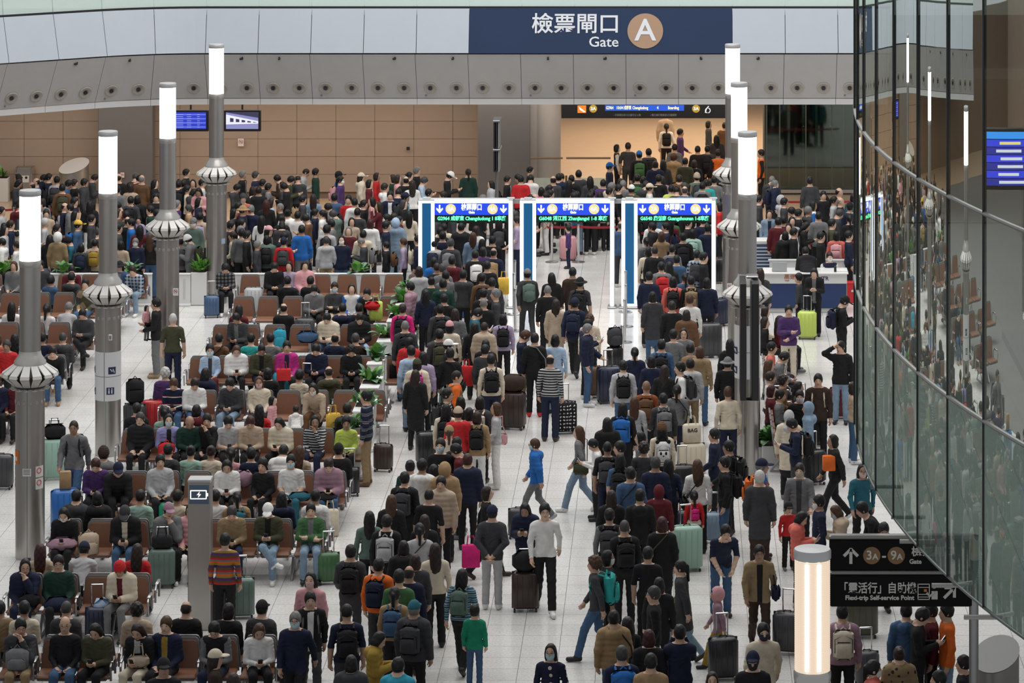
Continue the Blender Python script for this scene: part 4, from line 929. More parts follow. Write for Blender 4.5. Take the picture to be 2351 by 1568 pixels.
for i, Yr in ((5, 67), (6, 70.6), (7, 74.3), (8, 78.0)):
    bench(-14.1, Yr, 0, f'brown seats facing the viewer across the aisle, {ORD[i - 5]} row there'); bench(-14.1, Yr + .30, math.pi, f'grey-backed seats facing the gates across the aisle, {ORD[i - 5]} row there')
    if i > 5: bench(-16.5, Yr, 0, f'brown seats facing the viewer at the picture edge, {ORD[i - 6]} row there')
for i, Yr in enumerate((64.5, 67.2, 69.9)): bench(1.98, Yr, math.pi / 2, f'side-on brown seats facing the glass wall, {ORD[i]} bench from the viewer')

# ---------------------------------------------------------------- counter, cooler, bins, kiosks, display stands
Yc = 80.4; c0 = at(1850, 718); r = empty('service_counter', (c0.x, Yc, 0)); tag(r, 'white and navy service counter in front of the lift', 'counter')
w = (1946 - 1757) * Yc / F; CN = mat('counter_navy', (.012, .035, .125), rough=.45, noise=.05)
MB().box((0, .30, .48), (w, .55, .96), .006).build('body', WHITEM, r); MB().box((0, .0, .41), (w - .02, .04, .60)).build('blue_front', CN, r); MB().box((0, -.0, .83), (w, .05, .24), .004).build('white_band', WHITEM, r)
MB().box((0, .22, .975), (w + .06, .75, .035), .008).build('worktop', mat('worktop_white', (.72, .72, .71), rough=.3), r)
text('counter_characters', '高速', .14, (fx(1813, Yc) - c0.x, -.030, .87), mat('counter_orange', (.50, .16, .09)), r, .002); text('counter_small_word', 'High', .055, (fx(1807, Yc) - c0.x, -.030, .785), MATS['counter_orange'], r, .001)
text('counter_brand', 'MTR', .13, (fx(1890, Yc) - c0.x, -.030, .83), NVI, r, .003)
par = empty('office_partition', (fx(1870, 82.2), 82.2, 0)); tag(par, 'low white partition behind the service counter', 'partition')
for k in range(3): MB().box(((k - 1) * .75, 0, .48), (.74, .06, .95), .006).build('partition_panel', BW, par)
MB().box((0, 0, .97), (2.3, .12, .04), .006).build('cap_rail', WHITEM, par)
lp = empty('laptop', (fx(1790, 80.3), 80.45, .995)); tag(lp, 'grey laptop turned away on the service counter', 'laptop')
MB().box((0, .1, .01), (.36, .25, .02), .005).build('keyboard', GREYM, lp); MB().box((0, -.04, .13), (.36, .015, .24), .005).build('lid', mat('laptop_lid', (.42, .43, .44), rough=.35, metal=.3), lp).rotation_euler = (.15, 0, 0)
wt_ = empty('walkie_talkie', (fx(1918, 80.3), 80.38, .995)); tag(wt_, 'black walkie-talkie standing on the service counter', 'radio'); MB().box((0, 0, .07), (.06, .035, .14), .008).build('body', DARKM, wt_); MB().tube([(.015, 0, .13), (.015, 0, .24)], .007, 6).build('antenna', DARKM, wt_)
pp = MB().box((fx(1932, 80.3), 80.55, 1.0), (.30, .22, .012)).build('paper_sheets', M_PAPER); tag(pp, 'white papers under the staff hands on the counter', 'paper')
ac = at(1752, 648); r = empty('air_cooler', (ac.x - .0, ac.y, 0)); tag(r, 'white and blue louvred air cooler beside the lamp post', 'air cooler')
MB().box((0, .2, .55), (.56, .42, .90), .02).build('body', mat('cooler_blue', (.07, .10, .17), rough=.5), r); MB().box((0, .2, 1.02), (.60, .46, .12), .03).build('top', WHITEM, r)
for k in range(9): MB().box((0, -.02, .20 + k * .085), (.52, .03, .035), .006).build('louvre', mat('cooler_pale', (.40, .46, .56), rough=.4), r)
for sx in (-.22, .22): MB().box((sx, .2, .05), (.06, .3, .1), .01).build('caster', DARKM, r)
rb = at(1958, 695); r = empty('red_crate', (rb.x, rb.y, 0)); tag(r, 'red cardboard crate on the floor beside the service counter', 'crate'); MB().box((0, .1, .24), (.30, .3, .48), .01).build('box', mat('crate_red', (.55, .02, .025), rough=.5), r); MB().box((0, .1, .49), (.32, .32, .03), .005).build('lid', MATS['crate_red'], r); MB().box((.02, -.056, .30), (.12, .004, .05)).build('label', M_PAPER, r)
# slanted steel kiosk and bin near the back wall, and its twin under the glass
def slant_drum(p, R_, h0, h1, label, rz=0.0):
    r = empty('slanted_drum', (p[0], p[1], 0), rz); tag(r, label, 'kiosk'); n = 28; b = MB(); vs = []
    for k in range(n): t = 2 * math.pi * k / n; vs.append((R_ * math.cos(t), R_ * math.sin(t), 0))
    for k in range(n): t = 2 * math.pi * k / n; vs.append((R_ * math.cos(t), R_ * math.sin(t), h0 + (h1 - h0) * (.5 + .5 * math.sin(t + .5))))
    b.add(vs, [(k, (k + 1) % n, n + (k + 1) % n, n + k) for k in range(n)]).build('drum', POST, r, smooth=40)
    b = MB(); b.add([(v[0] * 1.02, v[1] * 1.02, v[2] + .01) for v in vs[n:]], [tuple(range(n))]).build('sloping_top', mat('drum_top', (.40, .385, .38), rough=.5), r)
    return r
slant_drum(at(170, 478), .43, 1.05, 1.42, 'slanted steel drum standing before the beige wall'); slant_drum(at(2287, 1700), .33, 1.05, 1.42, 'slanted steel drum below the curved glass edge', 0.0)
bn = at(55, 462); r = empty('recycling_bin', (bn.x, bn.y, 0)); tag(r, 'upright steel recycling bin before the beige wall', 'bin'); MB().box((0, .2, .5), (.48, .4, .98), .03).build('body', STEEL, r); MB().box((0, -.005, .66), (.30, .012, .2)).build('notice', M_PAPER, r)
for sx in (-.07, .07): MB().lathe([(0, .006), (.035, .006), (.04, 0)], 12).build('symbol', DARKM, r, (sx, -.012, .70), (math.pi / 2, 0, 0))
for sx in (-.235, .235): MB().box((sx, .18, .5), (.03, .44, 1.0), .01).build('side_rail', CHROME, r)
# double board stand seen edge-on
Yd = 88.0; r = empty('board_stand', (fx(1141, Yd), Yd, 0)); tag(r, 'tall stand with two edge-on display boards in the queue', 'display'); MB().lathe([(.05, 0), (.05, 3.3)], 14).build('pole', STEEL, r)
for z0, z1 in ((atY(0, 338, Yd).z, atY(0, 278, Yd).z), (atY(0, 392, Yd).z, atY(0, 344, Yd).z)):
    for k, dx in enumerate((-.06, .0, .06)): MB().box((dx, .1, (z0 + z1) / 2), (.04, .75, z1 - z0), .006).build('board', (DARKM, DARKM, mat('board_grey', (.22, .22, .22)))[k], r)
    MB().box((0, .1, z1 + .03), (.2, .8, .05), .008).build('board_cap', STEEL, r)
# black display slabs on a steel pole
Ye = 63.8; r = empty('display_slabs', (fx(1724, Ye), Ye, 0)); tag(r, 'pair of tall black edge-on display slabs on a steel pole', 'display')
pz = lambda y: atY(0, y, Ye).z
MB().lathe([(.15, 0), (.15, pz(916))], 24).build('pole', POST, r, smooth=40); MB().box((fx(1726, Ye) - fx(1724, Ye), .10, (pz(916) + pz(645)) / 2), (.06, .1, pz(645) - pz(916))).build('centre_mast', STEEL, r)
for x0, x1 in ((1699, 1713), (1726, 1742)): MB().box(((fx(x0, Ye) + fx(x1, Ye)) / 2 - fx(1724, Ye), .2, (pz(914) + pz(646)) / 2), (fx(x1, Ye) - fx(x0, Ye), .9, pz(646) - pz(914)), .01).build('slab', DARKM, r)
MB().box((.03, .3, pz(640)), (.24, .3, .05), .02).build('cap_plate', STEEL, r)
# charging pillar
kp = at(457, 1448); r = empty('charging_pillar', (kp.x, kp.y, 0)); tag(r, 'slim steel charging pillar with lit battery symbol', 'charging pillar'); k_ = kp.y / F; h = (1448 - 1108) * k_; w = 52 * k_
MB().box((0, w * .4, h / 2), (w, w * .8, h), .012).build('body', POST, r); scr = MB().box((0, -.006, h - .19), (w * .86, .012, .30)).build('screen', emis('pillar_screen', (.03, .055, .09), .5), r)
MB().box((0, w * .4, h + .02), (w * 1.02, w * .82, .05), .008).build('top_cap', mat('cap_pale', (.45, .45, .45), rough=.4), r)
BAT = emis('battery_white', (1, .95, .85), 1.4); zc = h - .19; b = MB()
for (cx, cz_, dx, dz) in ((0, .065, .25, .014), (0, -.065, .25, .014), (-.125, 0, .014, .14), (.125, 0, .014, .14), (.145, 0, .02, .05)): b.box((cx - .008, -.016, zc + cz_), (dx, .01, dz), .002)
b.build('battery_outline', BAT, scr); MB().prism([(.012, zc + .05), (-.035, zc - .006), (-.002, zc - .002), (-.014, zc - .05), (.034, zc + .008), (.002, zc + .004)], -.02, -.012).build('bolt', BAT, scr)
bk_ = at(502, 1425); r = empty('pedestal_bin', (bk_.x, bk_.y, 0)); tag(r, 'narrow black pedestal box beside the charging pillar', 'pedestal'); MB().box((0, 0, .33), (.22, .22, .66), .01).build('column', DARKM, r); MB().box((0, 0, .70), (.26, .26, .06), .01).build('top', mat('pedestal_top', (.28, .28, .30), rough=.4), r)
# black direction sign on a pole under the glass
Ysn = 45.0; z = lambda y: atY(0, y, Ysn).z; X = lambda x: fx(x, Ysn)
r = empty('direction_sign', (X(2075), Ysn, 0)); tag(r, 'two-deck black direction sign to gates 3A to 9A', 'sign'); cx0 = X(2075); SBK = mat('sign_black', (.009, .009, .009), rough=.75, spec=.12); ST_ = mat('sign_text', (.60, .57, .52), rough=.5); SBR = mat('sign_brown', (.23, .12, .045), rough=.5)
def bb(name, x0, x1, y0, y1, m, d=.10, dy=0, par=r): return MB().box(((X(x0) + X(x1)) / 2 - cx0, dy, (z(y0) + z(y1)) / 2), (X(x1) - X(x0), d, abs(z(y0) - z(y1))), .015).build(name, m, par)
up_ = bb('upper_board', 1904, 2235, 1236, 1308, SBK); lo_b = bb('lower_board', 1905, 2231, 1318, 1391, SBK)
bb('top_bar', 1903, 2235, 1227, 1236, mat('sign_bar', (.25, .24, .22), rough=.35, metal=.6), .14); bb('middle_bar', 1905, 2235, 1309, 1317, MATS['sign_bar'], .14)
MB().lathe([(.065, 0), (.065, z(1230))], 18).build('pole', STEEL, r, (X(2236) - cx0, .02, 0), smooth=40)
T_ = lambda s, x, y, size, w=None, par=up_, bold=.003, m=ST_: text('sign_text', s, size, (X(x) - cx0, -.058, z(y)), m, par, bold, width=(w * Ysn / F if w else None))
for x, s in ((2001, '3'), (2057, '9')):
    MB().lathe([(0, .004), (.118, .004), (.118, 0)], 28).build('gate_disc', SBR, up_, (X(x) - cx0, -.052, z(1273)), (math.pi / 2, 0, 0)); T_(s, x - 6, 1273, .17); T_('A', x + 8, 1276, .11)
T_('-', 2029, 1273, .2, 9); T_('檢票閘口', 2143, 1265, .14, 100); T_('Gate', 2101, 1287, .085, 28)
def arrow(x, y, ang, par):
    b = MB(); k = Ysn / F
    for (dx, dy, w_, l_) in ((0, 4, 7, 30),): b.box((0, 0, -dy * k), (w_ * k, .008, l_ * k))
    for sx in (-1, 1): b.box((sx * 7.6 * k, 0, 7.2 * k), (7 * k, .008, 24 * k), 0, Matrix.Rotation(sx * math.radians(45) * -1, 3, 'Y') if True else None)
    o = b.build('arrow', ST_, par, (X(x) - cx0, -.056, z(y)), (0, ang, 0)); return o
arrow(1953, 1273, 0, up_); arrow(2180, 1357, math.radians(45), lo_b)
T_('「靈活行」自助機', 2014, 1349, .16, 165, lo_b); T_('Flexi-trip Self-service Point', 2019, 1370, .085, 158, lo_b)
b = MB(); k = Ysn / F
for (x, y, w_, h_) in ((2107, 1356, 2, 36), (2133, 1356, 2, 36), (2120, 1338.5, 27, 2), (2120, 1373.5, 27, 2), (2120, 1346, 24, 1.5), (2120, 1362, 24, 1.5), (2120, 1368, 24, 1.5)): b.box((X(x) - cx0, -.055, z(y)), (w_ * k, .006, h_ * k))
b.build('kiosk_icon', ST_, lo_b); MB().box((X(2124) - cx0, -.058, z(1353)), (7 * k, .006, 6 * k)).build('card_icon', mat('card_orange', (.5, .2, .03)), lo_b)
b = MB(); b.ball((X(2144) - cx0, -.055, z(1343)), (6 * k, .006, 6 * k), 12, 6); b.box((X(2145) - cx0, -.055, z(1364)), (14 * k, .006, 19 * k), .0); b.tube([(X(2127) - cx0, -.06, z(1358)), (X(2134) - cx0, -.06, z(1366)), (X(2145) - cx0, -.06, z(1357))], 3 * k, 6); b.build('figure_icon', ST_, lo_b)
for i, (x, y) in enumerate(((2022, 1117), (2070, 1187), (2090, 1243), (2165, 1344), (2240, 1417))):
    Yg = F * (H0 - GB) / (y - 8 - VY); a_ = max(math.asin(max(-.9, min(.9, (GY0 - Yg) / GR))), .0); gxp, gyp, _ = cyl(a_, 0); p = atY(x, y, gyp)
    MB().tube([(p.x - .14, gyp, p.z), (p.x + .32, gyp, p.z)], .03, 8).build('glass_clamp_rod', mat('rod_metal', (.34, .33, .30), rough=.35, metal=.6), GL)
# railing of the concourse opening
r = empty('concourse_rail', (0, 95.8, 0)); tag(r, 'brass-coloured low glass railing beside the round grey pillar', 'railing'); BR_ = mat('rail_brass', (.20, .15, .10), rough=.35, metal=.6)
for x0, x1 in ((1218, 1292), (1300, 1402)):
    MB().tube([(fx(x0, 95.8), 0, atY(0, 363, 95.8).z), (fx(x1, 95.8), 0, atY(0, 363, 95.8).z)], .03, 8).build('top_rail', BR_, r)
    for x in (x0, x1): MB().box((fx(x, 95.8), 0, .55), (.06, .05, 1.1)).build('rail_post', BR_, r)
    MB().box(((fx(x0, 95.8) + fx(x1, 95.8)) / 2, 0, .55), (fx(x1, 95.8) - fx(x0, 95.8) - .1, .015, .95)).build('rail_glass', BGLASS, r)

# departure board in the seating hall, outside the picture; the curved glass mirrors it
r = empty('departure_board', (-20.5, 73.0, 0), math.radians(35)); tag(r, 'big blue departure board on two posts, mirrored in the curved glass', 'departure board')
MB().box((0, 0, 3.7), (4.4, .18, 1.5), .02).build('housing', DARKM, r)
for sx in (-1.6, 1.6): MB().lathe([(.07, 0), (.07, 3.0)], 12).build('post', STEEL, r, (sx, .0, 0))
for k in range(7): MB().box((0, -.10, 4.28 - k * .19), (4.2, .012, .17)).build('row', emis('board_light_blue', (.03, .32, .95), 1.0) if k == 0 else (emis('board_blue', (.03, .06, .80), .9) if k % 2 else emis('board_deep', (.02, .03, .38), .8)), r)
for k in range(1, 7): MB().box((-.6 + .1 * (k % 3), -.11, 4.28 - k * .19), (2.2 - .3 * (k % 2), .008, .07)).build('row_text', emis('board_text', (.75, .8, .95), .9) if k > 1 else emis('board_amber', (.9, .8, .3), .9), r)
# ---------------------------------------------------------------- people: one row each, placed by where the crown of the head stands in the hall
# view window "@x0 y0 scale zone"; row: x y pose facing hair top pants extras ; '~' marks distant ones
CAT = """
@1160 0 3.918 F
1450 1110 st b ybk w-wh bk bp:bk
1440 1005 st b sbk c-bg bg
1575 1158 hd r sbk j-pu bk
1830 1088 st r bbk j-dg bk
1900 1215 st b lbk j-dg bk
1975 1100 st b sbk c-br br
1005 1300 st r bbk v-nv bk m:wh
1105 1282 st b sdb t-dg dg
1290 1335 st b sbk j-dg bk bp:bk
1205 1360 st b sbk j-bk bk cap:bl bp:gn
1525 1295 st b sbk h-gy bk
1515 1385 st b cbr p-tn bk
1750 1310 st b sbk j-bk bk
1800 1312 st b sbk j-dg bk bp:bk
1915 1345 st b sbk v-og nv
2300 1345 st l sbk v-og bk
940 1465 st r sbk j-nv bk cap:bl
225 1495 st r sbk j-bk bk
660 1530 st b sbk j-dg bk
1420 1440 st b lbk j-dg bk
1620 1420 st b sbk j-ol bk
1700 1440 st b bdb j-bk bk
1350 1450 st b sbk p-nv bk
@0 0 1 F
1028 394 ph r sbk j-bk bk cap:wh
1075 387 st b ybk j-fg bk
1165 403 st r sbk j-bk bk
1196 402 st b sbk j-rd bk
1243 430 st b bbk h-hp bk
1262 425 st r sbk w-wh bk
1283 398 st b sbk p-nv bk
1312 402 st b sbk p-bk bk
1355 405 st b lbk j-dg bk
1385 412 st b sbk j-pu bk
1425 410 st b lbk p-bk bk
1445 425 st b sbk h-ol bk cap:wh
1463 400 st b sbk j-fg bk bp:gn
1490 421 st r sbk w-wh bk cap:cr
1520 405 st b ldb j-mv bk
1545 425 st b sbk j-lm bk
1560 402 st b sdb p-br bk
1580 423 st r bbk j-gy bk
1600 398 st b sbk j-sg bk bea:bg bp:dg
1622 412 st b sbk j-aq bk
1640 404 st b sbk w-gy bk
1250 443 st l sbk w-bg wh
1264 436 st r sbk j-bk bk
1305 520 st l sbk j-pu nv kid:1.1
1378 440 st b lbk j-pk bk
1425 508 st b kdg j-dn dg
1405 430 st r sbk j-nv bk
1335 440 st b sbk j-gy ld
1500 500 st b sbk w-wh ld
1540 498 st b bbk j-gn bk
1580 502 st r sbk j-bk bk
1615 496 st b sbk j-nv bk
@0 370 4.898 A
615 162 st b sbk h-lg bk bp:dg
700 255 st b sbk h-br bk bp:ol
1040 142 ph r sdb j-dg bk
950 195 st r sbk p-dg bk
835 410 st r sbk j-nv bk
520 540 st f sdb w-bg bk
755 490 st r bbk h-cr bk bp:lg
1010 450 st b lbk j-bk wh
880 668 st r sbk j-dn bk cap:yl bp:bl
505 640 st r swh w-lg bk
640 712 st r sbk j-dg bk
120 665 st r sdb j-nv bk
50 730 st r lbk h-lg bk
150 900 cb l sdb t-wh wh
60 868 st l sbk p-wh bk
560 830 st b lbk j-bk ld
655 800 st b sbk j-kh bk hod:wh
790 850 ph l sbk j-tl bk cap:bk bp:nv
845 560 st r lbk j-dg bk
430 450 st r sbk j-mv bk
480 420 st b bdb j-gy bk
1545 150 ph r sbk h-mr bk
1615 155 st b kgy j-br bk
1720 205 st r lbk j-bk bk
1470 250 st b bdb w-bg bk
1540 390 st b bbk p-bk bk
1350 455 ph l sbk j-mr bk
1755 360 st f sbk j-bk bk g
1690 500 st l sbk j-fg bk
1560 630 st f sbk h-lv bk kid:1.2
1470 640 st l sbk j-bl bk bp:ol
1500 870 st f sgy j-nv bk m:lb g bp:nv
1680 810 st b lbr v-bk dn
1390 895 st b bbk w-bg bk
1330 540 st r bdb j-br bk
1420 560 st b sbk j-dg bk
1330 700 st r sbk h-dg bk
1600 720 st b lbk j-mr bk
1780 540 st r sbk j-dg bk
1320 275 st b sbk j-gy bk
1930 560 st l sbk j-dg bk
2095 85 st r sbk j-bk bk bp:bk
2060 210 st b sbk p-bk bk
2170 205 st f lbk j-dg bk
2240 295 ph f lbk w-pk bk
2275 200 st r sbk w-wh bk
1990 440 st r sgy j-pu bk
2120 490 st l sdg j-tn bk g
2175 640 st f sgy j-sg bk cap:gy m:wh
2250 575 st b sbk j-bg bk bp:lv
2130 830 ph l sbk p-gy gy bea:wh m:wh bp:ol
2040 860 st b sbk j-gy bk bp:dg
920 930 st b bbk j-dg bk bp:nv
1060 880 st b sbk j-bg bk bp:mu
1030 600 st r sbk j-dg bk
300 430 st r sbk j-bk bk
@0 370 4.898 S
160 1120 si f bbr j-gy bk
455 1200 si f sbk j-dg dn
805 1085 sf f sbk w-mr bk
800 1310 si b sbk h-dg bk
565 1375 si b sbk j-dn bk kid:1.3
1350 1120 si f lbk j-dn bk hat:bk
1545 1255 sf f sdb j-PL ld bp:bk
@440 370 4.354 A
510 95 st r sgy j-bk bk
640 100 st r sdg j-nv bk
430 225 ph r sbk h-dg bk
710 180 st r sbk j-dg bk
635 250 st b bbr j-cr bk
515 325 st f sbk w-co bk cap:dg
515 445 st r sbk j-nv bk hat:tn
590 440 st b sgy j-nv bk
880 135 ph l sbk j-db bk
955 150 ph r sbk j-ol bk
950 215 ph l sbk j-bk bk
1120 70 ph r zdb w-lg bk bp:dg
1240 70 st r sbk j-fg bk g
1470 105 st r sbk j-bl bk cap:bk
1490 150 st r ybk j-pu bk m:wh bp:pk
1695 120 hd r ldb p-cr bk cap:cr
1850 115 st r bdb j-rd bk
1930 220 st r sdb h-wh bk
2010 135 st l bdb j-fg bk
2070 135 st r bdb j-pk bk
2160 115 st r ybk j-bk bk
2250 58 st r sgy j-bk bk
2200 190 st b ldb w-wh bk
2300 155 ph r sdg w-lb bk
1110 340 st r sbk j-dg bk bp:tn
745 390 st b lmr j-bk bk
800 372 st r ldb w-lb bk
885 420 st l zgy j-bk bk
960 485 st b ubk p-wh bk
905 548 st b udb j-bk bk
1215 330 st b ldb w-ld bk
1390 420 ph l sbk h-gy bk bp:bk
1440 490 ph l sdg p-sg bk m:wh
1570 340 st f sbk w-rd bk g
1640 372 st b sbk h-wh bk
1710 385 st r sbk j-bk bk
1800 362 st l lbk w-pk bk
1870 410 up l ldb w-mr bk
1985 300 st f sbk j-nv bk g
2135 320 st r sbk j-tl bk cap:nv bp:dg
2175 500 st b lbk w-cr bk
1970 525 st l sbk j-wh bk m:wh
2040 570 st b sbk p-ld ld hod:lb
1945 600 st r sbk j-nv bk
2120 770 st l sbr w-lv bk bp:cr
1945 805 st l sbk j-bk bk bp:br
1720 765 ph l zgy j-dg bk bp:gy
1715 690 st b sbk j-cr bk
1785 580 st b bmr h-wh bk
1600 565 st f lbk w-bg bk
1570 655 st f bgy w-mr bk
1500 745 st f lbk j-nv dn m:wh bp:bl
1390 585 st l sbk j-gy bk
1355 640 st b cbk h-lg bk bp:bk
1345 750 st b sdg h-lg kh sb:bk
1165 530 ph l sbk w-br bk g
1100 640 st b sbk j-bl gy
920 765 st b sbk j-rd bk cap:nv bp:dg
870 710 ph r sbk j-nv bk g
770 650 st r lbk j-bk bk cap:pk
700 545 st b lbk w-wh bk
500 580 st r sbk w-cr bk
395 600 st r sbk j-bk bk
495 665 st b sbk h-gy bk
440 705 hd l ydb w-cr bk skirt
650 795 st r sgy j-dg bk
780 740 st b bbk p-sg bk bp:bk
430 480 st r lbk j-dg bk
1060 500 st b sbk j-wh bk
2255 745 st l sbk j-nv bk
560 700 st r sbk j-bk bk
@440 370 4.354 S
335 1050 sp f cbk j-PG bk
850 1020 sp f sbk j-bk bk
970 1045 si f lbk w-lv bk
1110 1030 si f lbk p-pk ld
955 1160 si b sbk j-bk br
1185 1195 si b sbk j-bk bk
1430 1205 sa f sdb w-dg bg m:lb
1225 1260 sp f sbk j-gy bk m:lb
1600 1285 si f bdb v-wh bk
1795 1285 sf f sbk j-bk bk
920 1470 si b kbk j-bk bk
470 1490 si b lbk j-mr bk
1510 1455 si b sbk h-nv bk
1670 1470 si b sbk j-bk bk
@930 420 4.354 G3
290 565 st b sbk h-lg bk bp:nv
375 485 st b sbk j-nv bk
455 555 st b sdg j-dg bk bp:gy
390 405 st b sbk j-cr bk
350 440 st b sbk j-bk bk
560 400 st b sbk p-bk bk
680 495 st b lbr j-ld bk
710 430 st b bdb w-wh bk
785 560 st b lbk j-bk bk
860 535 st b sbk j-bk bk
1115 330 hd l sdb t-lv nv h:1.74
885 650 st b kbk j-nv bk bp:tn
780 640 st b bbk j-pu bk
700 675 st b sbk j-bk bk bp:wh
820 780 st b sbk w-bk bk
470 730 st b sbk h-mr bk
290 745 st b bbk j-bl bk
320 800 st b zdb j-bk bk
375 805 st b sdg w-gy bk
140 835 st b bdb h-lg bk sb:cr
390 880 st b sbk j-gy bk
280 940 st b ubk j-fg bk
380 960 st b sbk h-fg lg
770 900 st b sbk w-br bk bp:bk
870 950 st b sbk j-dg bk
210 1070 st b lbk j-nv bk
50 990 st l sbk p-mv bk m:wh
390 1110 st b sbk j-bk bk
800 1060 st b sbk j-bk bk
890 1055 st l sgy w-dg bk
785 1155 st b zgy j-bk bk
500 1260 st b ldb h-gy bk
350 1215 st b sbk j-dg bk bp:bk
445 1385 st b bbk w-cr bk cap:pk
700 1250 ph r sbk j-tl bk
980 1315 st b bbk h-lv bk bp:bk
700 1400 st b lbk j-bk bk
790 1390 st b zdb p-bg bk
340 1460 st b sbk j-dg bk bp:ol
-25 1210 st b sdb j-hp bk bp:bk
580 870 st b sbk h-dg bk
@930 420 4.354 G5
1225 860 wk b sbk j-dg dg cap:gy bp:sg
1465 900 st b lbk j-bk bk
1675 845 st b sbk j-db bk
1425 1025 st b zgy j-bk bk
1750 950 st b sbk t-dg bk hat:bk bp:bk
1695 1150 wk b sbk j-nv bk cap:nv bp:nv
1510 1165 st b ldb c-bg bk
@1400 420 3.918 G7
465 440 up b bbr w-tn bk
330 490 st b ybk j-gy bk bp:dg
660 450 st b sbk j-bk bk bp:bk
745 415 st b bbk h-mt bk bp:mt
880 370 st b sbk j-nv bk
345 575 st b bbk w-cr bk
405 570 st b zdb h-bk bk
560 555 st b sbk w-gy bk bp:nv
785 605 st b sbk j-PL bk bp:dg
845 625 st r sbk j-bk bk
465 710 st b sbk h-gy bk bp:rd
535 710 st b lbk j-bk bk
355 800 st b sbk j-nv bk
570 845 st b bbk h-co bk bp:bk
675 810 st b ybk j-dn bk
735 840 st b sbk w-bk bk bp:kh
870 855 st b bbk j-nv bk
385 980 st b bbk c-dg dn
720 1005 st b sbr w-wh bk
560 1065 st b sdb j-bk bk
690 1145 st b bdb p-br bk
600 650 st b sbk j-dn bk
@1400 420 3.918 R
1545 112 st r sbk h-lg bk hod:lg
1570 135 st r sbk j-dg bk
1435 245 st f lbk j-ld tn sb:br
1925 68 st f sbk w-bk bk bp:rd
1750 215 st r sgy h-dg bk
1830 165 st r bbk v-wh nv
2075 130 st r kgy j-bk bk
2045 235 ph r sdg j-dg bk
2160 180 st b sbk h-nv bk cap:bk
2190 95 st b bbk j-tl bk
2000 325 st r sbk j-ol bk bp:bk
2150 430 st r sbk w-nv bk
2040 435 st b bbk j-co bk bp:pk
1640 305 st f bbk w-lg bk
1610 365 st f bbk w-wh bk
1745 350 ph r lbk j-bk bk
1655 405 st r sbk j-bk bk
1580 435 st b bbk p-bk nv
985 180 st l bbk j-rd bk
1340 110 st r sbk j-dg bk
1880 260 st b sbk j-gy bk
1900 440 st r sbk j-bk bk
1700 230 st r sbk j-bk bk
1560 300 st b sbk j-nv bk
@1400 420 3.918 C
1785 615 le b sbk p-bk bk
1975 630 si f udb v-nv nv m:wh
1840 760 ph f lbk j-bk bk h:1.62
1700 825 st l sbk w-dg bk kid:1.36 sb:lv
1355 770 st b ldb w-dg bk
2085 1020 ph r sbk j-bk bk cap:bk bp:nv
1610 1100 cb f sbk j-pu cr
1390 1120 si r bdb w-cr bk free
1430 1210 si r ldb j-bk bk free
1475 1200 si r ldb j-mr bk free
@0 600 4.898 S
130 505 si b lbk w-wh bk
525 555 si b ybk w-wh bk kid:1.3
720 495 sf b sgy w-lg bk
965 310 si f sbk j-CM dn
940 545 sx f sbk j-dg bk
705 855 si b zdg h-dg bk
605 955 sf f sbk j-bk dn sh:tn
475 868 si b sbk w-nv bk
115 830 si b lbk w-tl bk
80 905 si f sdg j-rd bk
20 1010 si b bbr w-co bk
30 1310 si f sbk j-nv bk m:wh
110 1370 si f ldb w-mr bk
@0 600 4.898 W
1755 415 cb l sbk j-bk gy h:1.74 sh:tn
1945 585 st b zwh t-ol nv
1650 545 st r bbk p-pk gy baby
@0 600 4.898 S
1860 1350 si b cwh j-pu bk
1965 1350 sp f sbr w-SN dn
2180 1420 sp f sdb h-wh dn
@440 680 4.898 S
530 240 sp f sbk j-dg bk
1550 240 sp f sbk p-cr dn
1880 215 sp f sbk p-bk lb
305 460 si b sbk w-br bk sb:bk
665 515 si b sbk w-aq bk
885 515 si b sbk w-gy bk
1610 470 si b kbk j-nv bk
1840 455 si b sdg j-db bk
1795 525 sp f cbk j-bk bk
205 660 si f ybk j-lb mr m:lb kid:1.2
500 545 sp f bbr p-wh bk m:pk
775 525 sp f zbk j-ol nv g
1070 530 si f sbk j-mg bk
1410 530 sp f sbk j-nv bk
855 880 si b bbk j-bk bk
1210 910 si b sbk w-cr bk kid:1.35
1545 905 si b kdb h-ol bk
150 885 si b lbk p-nv bk
455 1035 sp f sbk h-dg ld
760 995 si f lbr j-cr bk m:pk
910 1145 st r bbk p-pk pk kid:1.05
1410 1030 sf f lbk c-bg br m:wh
1170 1290 le b sbk h-wh gn kid:1.0
1745 1215 si b sbk h-dg bk
760 1330 si b lbk w-rd bk
@440 680 4.898 W
1965 1060 st l sbk j-ND kh h:1.80 sh:br
@860 720 4.354 G3
305 70 st b zgy j-dg dn bp:bk
350 238 st b bbk p-rd bk
375 325 st b sbk h-lb ld
425 455 st b bbk p-cr bk cap:ol bp:mg
475 380 st b lbk h-lv bk
410 565 st b ldb c-bk bk
650 155 st b sbk j-dg bk bp:ol
740 265 st r sbk j-bk bk cap:wh m:wh
755 345 st b sbk w-bk bk sb:bk
820 570 st r zdb h-og bk bp:sg
1105 310 st b sbk j-dg bk
1110 262 st b bbk j-bk bk
1165 405 st b sbk w-cr nv bp:bk
725 750 st r sbk w-SB bk g bp:dg
715 905 st b lbk w-cr bk bp:bk
845 935 st b sbk h-rd bk cap:bg
745 1125 st b ybr w-cr bk cap:tn
720 1245 st f sdb w-bk bk m:lb
825 1285 ph l sbk j-mr bk
790 1250 st b sbk j-bk bk
905 830 st b bbk j-bk bk
1010 830 st b bbk j-dg bk bp:cr
955 950 st b bbk j-pk bk
1005 975 st b bdb j-tn wh bp:bk
1215 890 hd l bbr w-lg wh g sb:pk h:1.62
@860 720 4.354 G5
1475 165 ph r sbr j-nv kh
